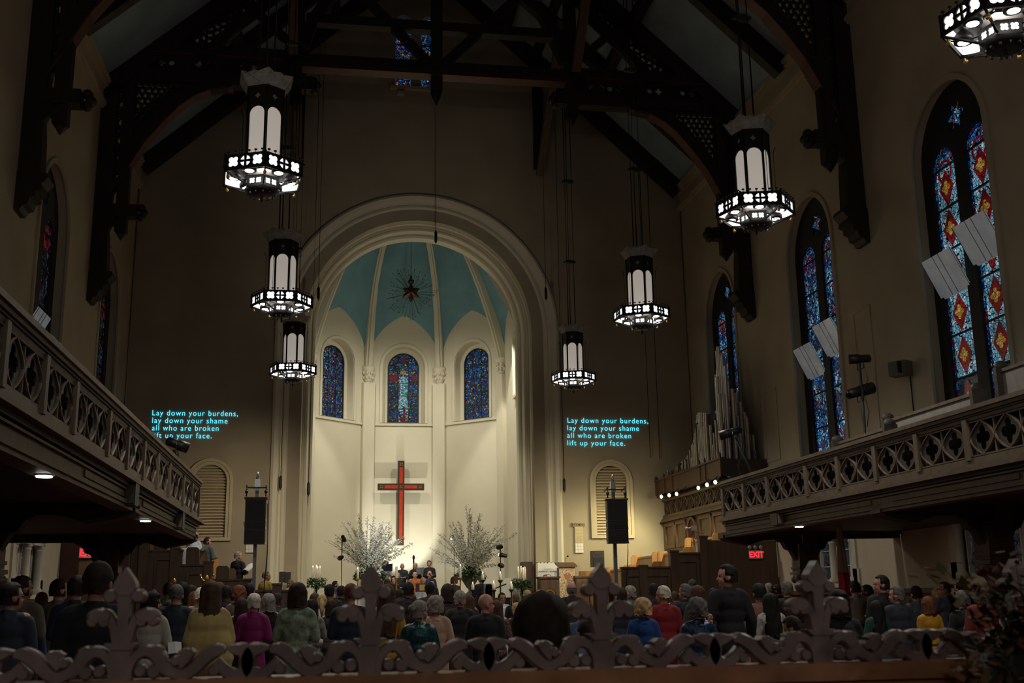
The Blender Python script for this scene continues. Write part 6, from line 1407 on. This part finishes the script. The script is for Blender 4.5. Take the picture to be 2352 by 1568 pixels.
CROWD=[
(27,1338,50,'m',50,'short','black',(.02,.03,.05),'man with dark hair and glasses in a dark jumper at the left edge',2,'shirt',dict(glasses=True)),
(52,1323,41,'m',50,'short','dark',(.16,.15,.12),'tall man in a grey jacket behind the man at the left edge',2,'coat',{}),
(66,1395,40,'m',0,'short','dark',(.04,.08,.16),'person in a mid-blue jumper at the left behind the dark-jumper man',2,'shirt',{}),
(137,1330,36,'m',50,'short','dark',(.15,.14,.11),'dark-haired man in a pale grey jacket below the left window',0,'coat',{}),
(97,1361,25,'f',0,'bob','auburn',(.04,.2,.4),'auburn-haired person in a bright blue collar near the stone pedestal',0,'shirt',{}),
(178,1322,42,'m',0,'short','black',NAVY,'dark-haired man in navy just left of the tall dark-suited man',1,'coat',{}),
(228,1291,70,'m',0,'short','dark',(.012,.016,.024),'tall broad man in a dark suit behind the leftmost carved finial',1,'coat',{}),
(349,1360,40,'f',80,'bob','black',(.42,.40,.36),'woman in profile with black hair and cream jumper right of the leftmost finial',2,'shirt',{}),
(392,1378,33,'f',0,'vlong','dark',(.22,.07,.02),'woman with long dark hair and rust top beside the cream jumper',0,'shirt',{}),
(352,1352,25,'m',0,'fringe','lbrown',(.05,.06,.05),'bald man before the left stall screen',1,'shirt',{}),
(388,1338,25,'m',0,'short','dark',(.06,.09,.06),'man with dark hair in a green striped shirt before the left stalls',1,'shirt',dict(pat='stripe')),
(406,1342,37,'m',0,'crop','dgrey',(.02,.03,.045),'man with cropped greying hair and navy jacket left of the yellow shawl',1,'coat',{}),
(419,1338,25,'f',0,'bob','black',NAVY,'black-haired person peeping behind the cropped grey-haired man',2,'shirt',{}),
(438,1345,27,'f',0,'bob','black',BLK,'black-haired head between the cropped grey head and the yellow shawl',2,'shirt',{}),
(448,1358,30,'f',0,'long','auburn',(.06,.05,.05),'woman with reddish brown hair left of the yellow shawl',1,'shirt',{}),
(462,1349,31,'m',0,'crop','white',(.2,.16,.14),'white-haired man partly hidden by the long brown hair',1,'shirt',{}),
(486,1334,45,'f',0,'vlong','brown',(.42,.33,.12),'woman with very long brown hair in a yellow shawl',1,'shawl',{}),
(503,1338,25,'f',0,'bob','brown',BLK,'brown-haired person just right of the long-haired woman in yellow',1,'shirt',{}),
(521,1345,27,'m',0,'short','black',NAVY,'man with black hair between the yellow shawl and the magenta jacket',2,'coat',{}),
(549,1343,28,'f',0,'curly','auburn',(.10,.06,.05),'woman with fluffy auburn hair behind the magenta jacket',1,'shirt',{}),
(573,1340,25,'m',0,'short','black',BLK,'black-haired man below the left speaker mast',2,'coat',{}),
(556,1374,32,'f',0,'long','dark',(.035,.02,.018),'woman with dark brown hair left of the magenta jacket',0,'shirt',{}),
(584,1363,36,'f',0,'short','white',(.22,.012,.12),'white-haired woman in a magenta jacket',1,'coat',{}),
(607,1376,25,'f',0,'bob','blond',(.24,.3,.22),'person in a pale green shirt behind the magenta jacket',1,'shirt',{}),
(617,1364,33,'f',0,'bob','grey',BLK,'woman with grey-blond bob and black top right of the magenta jacket',1,'shirt',{}),
(637,1362,27,'m',0,'short','dark',(.02,.04,.05),'dark-haired man between the grey bob and the green shirt',1,'shirt',{}),
(684,1340,42,'f',0,'bob','dark',(.20,.26,.18),'woman with dark bob in a pale green patterned shirt',1,'coat',dict(pat='pattern')),
(723,1362,26,'f',0,'short','brown',(.05,.04,.03),'brown-haired person beside the left ivy candle stand',1,'shirt',{}),
(716,1376,32,'f',0,'long','black',(.18,.18,.14),'woman with long black hair and patterned top right of the green shirt',2,'shirt',dict(pat='pattern')),
(740,1366,27,'f',0,'pony','blond',(.55,.52,.50),'woman with blond ponytail and white top',1,'shirt',{}),
(757,1365,25,'m',0,'short','lbrown',(.1,.1,.1),'sandy-haired man right of the blond ponytail',1,'shirt',{}),
(766,1362,22,'m',0,'fringe','lbrown',(.2,.2,.22),'bald pinkish head right of the blond ponytail',1,'shirt',{}),
(757,1342,25,'m',0,'short','black',NAVY,'black-haired man left of the second finial, taller than his neighbours',1,'coat',{}),
(762,1378,30,'f',0,'bob','dark',(.03,.02,.02),'woman with dark brown bob left of the navy jacket',0,'shirt',{}),
(806,1340,40,'m',0,'crop','auburn',(.012,.022,.05),'balding brown-haired man in a navy jacket left of the second finial',1,'coat',{}),
(784,1345,22,'m',0,'short','black',BLK,'black-haired man just behind the navy-jacket man',1,'coat',{}),
(887,1342,40,'f',0,'long','brown',(.42,.24,.02),'woman with long brown hair in a mustard jumper behind the second finial',1,'shirt',{}),
(917,1353,22,'m',0,'short','dark',BLK,'dark-haired person right of the mustard jumper',1,'coat',{}),
(938,1337,29,'m',0,'short','black',BLK,'man with thick black hair in front of the choir',1,'coat',{}),
(920,1373,28,'f',80,'short','black',BLK,'black-haired person in profile below the choir',2,'shirt',{}),
(946,1364,26,'m',0,'short','brown',BLK,'brown-haired person behind the teal sequinned top',1,'shirt',{}),
(987,1336,26,'m',0,'crop','black',(.03,.022,.018),'man with cropped black hair directly below the choir',3,'coat',{}),
(963,1379,46,'f',50,'bun','grey',(.01,.07,.08),'woman with grey hair in a bun and teal sequinned top',1,'shirt',dict(pat='sequin')),
(1001,1366,38,'f',50,'curly','grey',(.50,.33,.25),'woman with wavy grey hair and pale pink cardigan',1,'coat',dict(glasses=True)),
(1028,1342,30,'f',0,'bob','dark',(.025,.018,.016),'dark-haired woman in front of the right flower urn',0,'coat',{}),
(1056,1356,34,'m',0,'short','grey',(.016,.018,.02),'grey-haired man in a dark coat left of the bald man with glasses',1,'coat',{}),
(1077,1366,25,'f',0,'long','brown',(.05,.03,.03),'brown-haired woman between the dark coat and the bald man',1,'shirt',{}),
(1114,1363,42,'m',80,'bald','grey',(.010,.012,.020),'bald man with glasses in a navy suit, seen in profile',1,'coat',dict(glasses=True)),
(1140,1378,34,'f',0,'long','brown',(.20,.12,.10),'woman with long brown hair in a sparkling top right of the bald man',1,'shirt',dict(pat='sequin')),
(1184,1362,23,'m',0,'crop','lbrown',BLK,'shaven-headed man right of the smiling priest',1,'coat',{}),
(1211,1355,25,'m',0,'crop','blond',(.1,.1,.1),'man with pale cropped hair near the banner',1,'shirt',{}),
(1187,1384,32,'f',0,'short','blond',(.02,.02,.03),'blond person half hidden by the big dark hair',1,'shirt',{}),
(1243,1364,106,'f',0,'big','dark',(.05,.045,.05),'woman with huge wavy dark hair nearest the camera in the middle',1,'coat',{}),
(1240,1353,28,'m',0,'fringe','brown',(.04,.04,.05),'brown-haired head above the big dark hair',1,'shirt',{}),
(1312,1335,27,'m',0,'fringe','dgrey',BLK,'balding man in black in front of the brocade lectern',1,'coat',{}),
(1335,1378,27,'m',0,'short','dark',(.12,.2,.32),'person in a light blue shirt left of the third finial',1,'shirt',dict(Y=12)),
(1345,1425,42,'m',0,'short','dark',(.16,.25,.36),'stooping person in a pale blue shirt behind the third finial',1,'coat',dict(Y=9.5)),
(1426,1350,32,'m',0,'short','dark',(.015,.025,.05),'dark-haired man in a navy jacket right of the third finial',1,'coat',{}),
(1447,1344,24,'f',0,'curly','grey',(.15,.14,.12),'grey curly-haired woman before the right stall screen',1,'shirt',{}),
(1475,1371,42,'f',0,'curly','blond',(.005,.05,.20),'woman with short blond hair in a bright blue top',1,'coat',{}),
(1500,1340,27,'m',0,'short','black',BLK,'black-haired man left of the man in the red jumper',3,'coat',{}),
(1523,1345,37,'m',-50,'crop','white',(.22,.01,.015),'white-haired man in a red jumper',2,'coat',dict(glasses=True)),
(1549,1358,22,'m',0,'short','brown',BLK,'brown-haired person right of the red jumper',1,'shirt',{}),
(1573,1341,31,'m',-50,'short','dgrey',(.010,.015,.03),'grey-haired man in a navy jacket right of the red jumper',2,'coat',{}),
(1590,1332,24,'m',0,'cap',(.02,.02,.02),BLK,'man in a dark flat cap before the right stall screen',1,'coat',{}),
(1602,1344,33,'f',0,'vlong','brown',(.05,.035,.02),'woman with long straight brown hair left of the tall man in black',1,'coat',{}),
(1600,1370,47,'f',0,'curly','dgrey',(.02,.05,.12),'woman with grey hair and blue speckled top raising her right hand',1,'coat',dict(pat='sequin',pose='raise')),
(1638,1351,29,'m',0,'short','black',BLK,'black-haired man just left of the tall man in black',2,'coat',{}),
(1657,1370,22,'f',0,'bob','blond',(.3,.2,.15),'blond head behind the tall man in black',1,'shirt',{}),
(1669,1297,41,'m',-80,'short','black',(.007,.007,.009),'tall young man in black standing in profile facing left',0,'coat',dict(pose='down')),
(1742,1340,38,'f',0,'short','black',(.20,.10,.07),'black-haired woman in a dusty brown top right of the tall man',2,'shirt',{}),
(1765,1339,23,'m',0,'short','grey',GRY,'small grey head below the EXIT sign',1,'shirt',{}),
(1784,1342,23,'m',-50,'short','dark',BLK,'dark-haired man in profile left of the grey-haired man in a black suit',1,'coat',{}),
(1806,1335,32,'m',0,'short','dgrey',BLK,'grey-haired man in a black suit before the gallery column',1,'coat',{}),
(1768,1362,40,'f',0,'long','black',(.40,.40,.38),'woman with long black hair and white blouse',1,'shirt',dict(pat='stripe')),
(1832,1412,44,'m',-50,'short','dark',(.30,.20,.11),'stooping person in a hooded camel jacket left of the fourth finial',2,'coat',dict(Y=9.6,nod=.4)),
(1926,1357,56,'f',0,'bob','black',(.01,.01,.012),'dark-skinned woman facing the camera behind the fourth finial',3,'coat',dict(turn=180)),
(1962,1334,29,'m',0,'short','black',(.2,.17,.12),'black-haired man in a mustard shirt right of the flag',1,'shirt',{}),
(1990,1343,29,'m',-50,'short','dark',(.05,.03,.03),'dark-haired man in profile left of the tall man with glasses',2,'shirt',{}),
(2023,1321,35,'m',-80,'short','black',BLK,'tall black-haired man with glasses in profile before the right wall',1,'coat',dict(glasses=True)),
(2012,1378,38,'f',0,'vlong','black',(.008,.05,.035),'woman with long black hair in a dark green top',2,'coat',{}),
(2058,1346,38,'m',-50,'short','dgrey',(.02,.025,.04),'grey-haired man in a dark waistcoat and plaid sleeves',1,'coat',{}),
(2102,1346,33,'m',0,'short','black',(.12,.16,.22),'black-haired man with pale blue collar right of the waistcoat man',1,'shirt',{}),
(2130,1371,38,'f',0,'bob','auburn',(.45,.22,.01),'woman with strawberry blond bob in a mustard top',1,'shirt',{}),
(2150,1349,22,'f',0,'long','blond',(.3,.3,.3),'blond person beyond the man touching his face',1,'shirt',{}),
(2167,1336,31,'m',-80,'crop','brown',(.10,.13,.2),'man with thin combed hair and glasses in a blue-grey jacket',1,'coat',dict(glasses=True)),
(2176,1366,31,'f',0,'vlong','black',BLK,'woman with long black hair left of the grey-haired woman',2,'shirt',{}),
(2196,1342,25,'m',-50,'fringe','dark',(.05,.08,.14),'balding man with a rim of dark hair near the right wall',1,'shirt',{}),
(2205,1337,22,'m',0,'short','black',BLK,'black-haired head behind the balding man at the right wall',1,'shirt',{}),
(2208,1356,42,'f',0,'short','dgrey',BLK,'grey-haired woman in black left of the rust jumper',1,'shirt',{}),
(2250,1335,43,'m',-50,'curly','brown',(.14,.02,.012),'curly brown-haired person with glasses in a rust-red jumper',1,'coat',dict(glasses=True)),
(2312,1406,40,'f',0,'scarf',(.45,.5,.6),(.05,.05,.1),'person in a white and blue patterned headscarf behind the dried flowers',2,'coat',dict(Y=11)),
]
for c in CROWD:
    px,pt,wp,sex,yw,hair,hc,top,lab,sk,kind=c[:11]; kw=dict(c[11])
    person(px,pt,wp,sex,yw,hair,hc,top,lab,sk,kind,**kw)
# chancel people
q=MB(); q.bb(1.3,4.6,41.6,42.5,1.2,1.3); tag(q.build('choir_riser',SD),'low dark riser under the back row of the choir','platform')
P_=person
P_(886,1287,13,'f',0,'long','auburn',(.42,.42,.46),'woman with long auburn hair singing from a black folder in the choir',0,'shirt','sing','pattern','skirt',(.3,.3,.34),Y=42.2,floor=1.3,turn=180)
P_(924,1293,13,'m',0,'fringe','dgrey',(.03,.035,.045),'balding chorister in a dark suit, second from left in the back row',0,'coat','hold',None,None,BLK,Y=42.2,floor=1.3,turn=180)
P_(954,1292,13,'m',0,'short','white',BLK,'white-haired chorister with glasses, third from left in the back row',0,'coat','sing',None,None,BLK,Y=42.2,floor=1.3,turn=180,glasses=True)
P_(986,1287,13,'m',0,'short','black',(.02,.015,.02),'young black-haired chorister at the right of the back row',0,'coat','hold',None,None,BLK,Y=42.2,floor=1.3,turn=180)
P_(914,1311,13,'f',0,'short','black',BLK,'dark-haired singer seated below the back row at left',0,'shirt','hold',Y=40.9,floor=1.2,seated=True,turn=180)
P_(953,1310,13,'m',0,'crop','dark',(.40,.12,.02),'seated singer in an orange shirt',0,'shirt','hold',Y=40.9,floor=1.2,seated=True,turn=180)
P_(987,1303,13,'m',0,'bald','grey',(.015,.03,.07),'seated bald singer in a navy shirt at the right',0,'shirt','hold',Y=40.9,floor=1.2,seated=True,turn=180)
P_(873,1332,13,'f',0,'bob','dark',(.05,.04,.04),'smiling singer low at the left of the choir',0,'shirt','hold',Y=39.3,floor=.55,turn=180)
P_(890,1329,13,'f',0,'curly','brown',(.06,.04,.03),'curly-haired musician low at the left of the choir',0,'shirt','hold',Y=39.4,floor=.55,turn=180)
P_(904,1322,13,'f',0,'short','black',BLK,'musician in black behind the tall candle',0,'shirt','hold',Y=39.5,floor=.55,turn=180)
P_(992,1331,13,'m',0,'short','dark',BLK,'dark-haired musician just right of the priest',0,'shirt','hold',Y=39.2,floor=.55,turn=180)
P_(971,1324,15,'m',0,'bald','white',(.60,.66,.72),'priest in a pale blue-white robe with his back to the camera',1,'robe','hold',Y=36.0,floor=.55)
P_(1043,1323,15,'f',0,'curly','auburn',(.04,.03,.03),'curly-haired woman in dark clothes left of the right gilt candle',0,'shirt','down',Y=38.0,floor=.55,turn=180)
P_(1105,1322,15,'m',0,'short','dgrey',(.015,.02,.035),'pianist in a navy suit with his back to the camera',1,'coat','play',Y=36.9,floor=.55,seated=False)
P_(1153,1361,17,'m',0,'short','black',(.45,.47,.52),'smiling priest with glasses facing the congregation',2,'robe','hold',Y=26,floor=0,turn=165,glasses=True)
P_(548,1266,18,'m',50,'short','grey',BLK,'grey-haired man in a black suit reading a booklet in the left stalls',1,'coat','hold',Y=33.9,floor=1.2,turn=35,glasses=True)
P_(477,1234,16,'m',50,'short','dark',(.08,.10,.10),'man with glasses in a grey-green suit in the left stalls',1,'coat','hold',Y=33.9,floor=1.7,turn=35,glasses=True)
P_(449,1221,16,'m',50,'bald','grey',(.62,.66,.72),'bald chorister in a white surplice in the left stalls',1,'robe','hold',Y=33.6,floor=2.0,turn=35)
P_(432,1240,16,'m',0,'short','dgrey',(.60,.64,.70),'chorister in a white surplice half hidden by the left gallery end',1,'robe','hold',Y=33.1,floor=2.0)
P_(612,1312,15,'m',50,'crop','dgrey',(.36,.26,.04),'percussionist in a yellow shirt left of the arch pier',2,'shirt','play',Y=33.6,floor=.55,turn=35,glasses=True)
P_(667,1331,14,'f',-50,'short','lbrown',(.3,.3,.3),'fair-haired musician looking down by the black monitors',1,'shirt','hold',Y=35,floor=.55)
P_(770,1334,14,'m',80,'short','dark',(.05,.05,.12),'bearded musician in profile left of the slim lamp stand',1,'shirt','hold',Y=37,floor=.55)
# the priest's orphrey panel, booklets and folders
def sheet(px,py,Y,w_,h_,rz,tilt,label,m_,nm='leaflet'):
    p=P(px,py,Y); t=thing(nm,label,'paper',p,rz); q=MB(); M=Matrix.Rotation(tilt,4,'X')
    for s in(-1,1): q.box((s*w_/4,0,0),(w_/2,.006,h_),M=M@Matrix.Rotation(s*.25,4,'Z')); 
    q.build('page',m_,t,True); return t
sheet(569,1300,33.7,.42,.30,-.9,-.9,'booklet held by the grey-haired man in the left stalls',white)
sheet(466,1257,33.4,.3,.24,-.9,-.9,'dark folder held by the bald chorister',mat('folder_grey',(.15,.13,.12),.6))
sheet(889,1304,41.85,.42,.30,0,.5,'black music folder held by the auburn-haired singer',mat('folder_blue',(.02,.03,.06),.5))
sheet(965,1311,41.8,.3,.26,.2,.4,'pale folder held by the white-haired chorister',mat('folder_pale',(.25,.28,.3),.5))
sheet(402,1486,10.6,.12,.11,.3,-.5,'white leaflet held by the long dark-haired woman in rust',white)
p=P(967,1349,35.55); t=thing('orphrey_panel','gold and maroon square panel on the back of the priest','vestment panel',p); q=MB(); q.bb(p.x-.17,p.x+.17,p.y-.01,p.y+.01,p.z-.13,p.z+.13); q.build('maroon_panel',mat('maroon',(.10,.015,.03),.7),t); q=MB(); q.bb(p.x-.05,p.x+.15,p.y-.02,p.y-.01,p.z-.09,p.z+.09); q.build('gold_panel',mat('gold_cloth',(.5,.38,.1),.6),t)
# little gilt finials seen above heads
for px,py,lab in ((400,1335,'small gilt knob above the cropped grey head'),(475,1328,'small gilt branching ornament above the long-haired woman')):
    p=P(px,py,24.5); t=thing('gilt_finial',lab,'ornament',(p.x,24.5,0)); q=MB(); q.tube([(p.x,24.5,0),(p.x,24.5,p.z)],.015,6); q.build('staff',iron,t); q=MB(); q.ell((p.x,24.5,p.z),(.04,.04,.07),8,6)
    if px>450:
        for s in(-1,1): q.tube([(p.x,24.5,p.z-.06),(p.x+s*.09,24.5,p.z-.02),(p.x+s*.13,24.5,p.z+.05)],.014,5); q.ell((p.x+s*.13,24.5,p.z+.06),(.025,.025,.03),6,5)
    q.build('gilt_head',gold,t)
#@@SCREEN
# ------------------------------------------------------------------ carved cresting in front of the camera
YS=2.4; A_=P(849,1546,YS); B_=P(1384,1541,YS); PER=B_.x-A_.x; sc=PER/ (1870-288)  # metres per traced unit
zb=P(849,1548,YS).z
t=thing('carved_screen','carved wooden cresting with leaf scrolls and cross-shaped finials along the bottom','carved screen',(A_.x,YS,0))
def finial(par,x):
    g=lambda u,v,c:(x+(u-288)*sc,YS+c,zb+(880-v)*sc)
    q=MB()
    q.poly([(290,172),(268,205),(240,238),(222,270),(218,298),(232,325),(262,350),(316,350),(346,325),(360,298),(356,270),(338,238),(312,205)],-.019,.021,f=g)
    for cx in(203,374): blob(q,cx,354,49,46,-.021,.023,f=g)
    q.poly([(215,330),(362,330),(340,378),(324,400),(322,560),(318,640),(322,690),(348,700),(348,884),(215,884),(215,700),(250,690),(255,640),(254,560),(252,400),(238,378)],-.016,.018,f=g)
    q.poly([(180,650),(392,650),(350,690),(225,690)],-.020,.022,f=g)
    for s in(-1,1):
        m_=lambda u:288+s*(u-288)
        stroke(q,[(m_(300),690),(m_(330),620),(m_(345),545),(m_(385),490),(m_(440),474)],[80,60,62,84,100],-.017,.020,f=g)
        blob(q,m_(432),478,84,50,-.021,.025,f=g); blob(q,m_(402),512,40,40,-.020,.024,f=g); blob(q,m_(474),510,40,38,-.020,.024,f=g)
    return q.build('finial',screenwood,par)
def scroll(par,x,s,nm='scroll'):
    g=lambda u,v,c:(x+s*(u-288)*sc,YS+c,zb+(880-v)*sc)
    q=MB()
    WS=1.0
    stroke(q,[(340,870),(348,790),(385,725),(450,700),(515,735),(545,795),(600,835)],[52,57,65,80,104,91,78],-.017,.020,f=g)
    stroke(q,[(450,702),(510,688),(550,692)],[65,52,15],-.014,.022,f=g)
    blob(q,412,822,42,40,-.020,.024,f=g); blob(q,496,828,46,44,-.020,.024,f=g)
    stroke(q,[(560,790),(620,838),(690,848),(760,800),(820,738),(885,705),(935,712)],[78,78,80,91,101,91,31],-.018,.020,f=g)
    blob(q,628,765,34,34,-.020,.028,f=g); stroke(q,[(650,790),(690,745),(735,700)],[78,85,39],-.018,.026,f=g); stroke(q,[(655,735),(690,705),(700,690)],[65,52,19],-.016,.022,f=g)
    blob(q,872,828,42,38,-.020,.024,f=g)
    stroke(q,[(880,770),(935,830),(1000,862),(1062,842),(1078,770),(1055,715),(1000,700),(945,690)],[65,75,80,98,114,104,78,18],-.018,.021,f=g)
    stroke(q,[(845,745),(900,690),(930,690)],[52,44,15],-.012,.026,f=g)
    return q.build(nm,screenwood,par)
for k in range(-2,4):
    x=A_.x+k*PER; finial(t,x) if k>=-1 else None
    scroll(t,x,1); scroll(t,x,-1)
q=MB(); q.bb(-4.2,5.2,YS-.05,YS+.045,zb-.035,zb+.001); q.build('ledge',ledgewood,t)
q=MB(); q.bb(-4.2,5.2,YS-.035,YS+.03,zb-.075,zb-.035); q.build('moulding',ledgewood,t)
q=MB(); q.bb(-4.2,5.2,YS-.02,YS+.02,0,zb-.075); q.build('panelling',screenwood,t)
# dried flowers at the right edge
R6=random.Random(8); c=P(2285,1500,2.15); t=thing('dried_flowers','dark arrangement of dried leaves and flowers at the right edge, in front of the screen','flower arrangement',(c.x+.08,2.15,0))
q=MB(); q.lathe([(.09,0),(.09,.03),(.03,.1),(.03,c.z-.2),(.09,c.z-.1),(.10,c.z+.0)],12,(c.x+.08,2.15,0)); q.build('pot_stand',black,t)
cols=[mat('dry_leaf_green',(.035,.045,.014),.7,nscale=9,namt=.5),mat('dry_leaf_rust',(.12,.035,.015),.7,nscale=9,namt=.5),mat('dry_leaf_gold',(.14,.09,.03),.7,nscale=9,namt=.5)]
bs=[MB(),MB(),MB()]
for k in range(70):
    e=Vector((c.x+.07+R6.gauss(0,.085),2.15+R6.uniform(-.08,.1),c.z+R6.uniform(-.05,.17)+max(0,R6.gauss(0,.04)))); o=Vector((c.x+.08,2.15,c.z-.1)); mid=o.lerp(e,.6)+Vector((0,0,.03))
    q=MB(); q.tube([o,mid,e],[.002,.0018,.001],3); q.build('stem',cols[0],t)
    for j in range(26): u=R6.uniform(.35,1.05); pnt=o.lerp(e,u)+Vector((R6.gauss(0,.018),R6.gauss(0,.018),R6.gauss(0,.018))); leaf(bs[R6.randint(0,2)],pnt,R6.uniform(.016,.042),R6)
for b_,m_ in zip(bs,cols): stuff(b_.build('dry_leaves',m_,t))
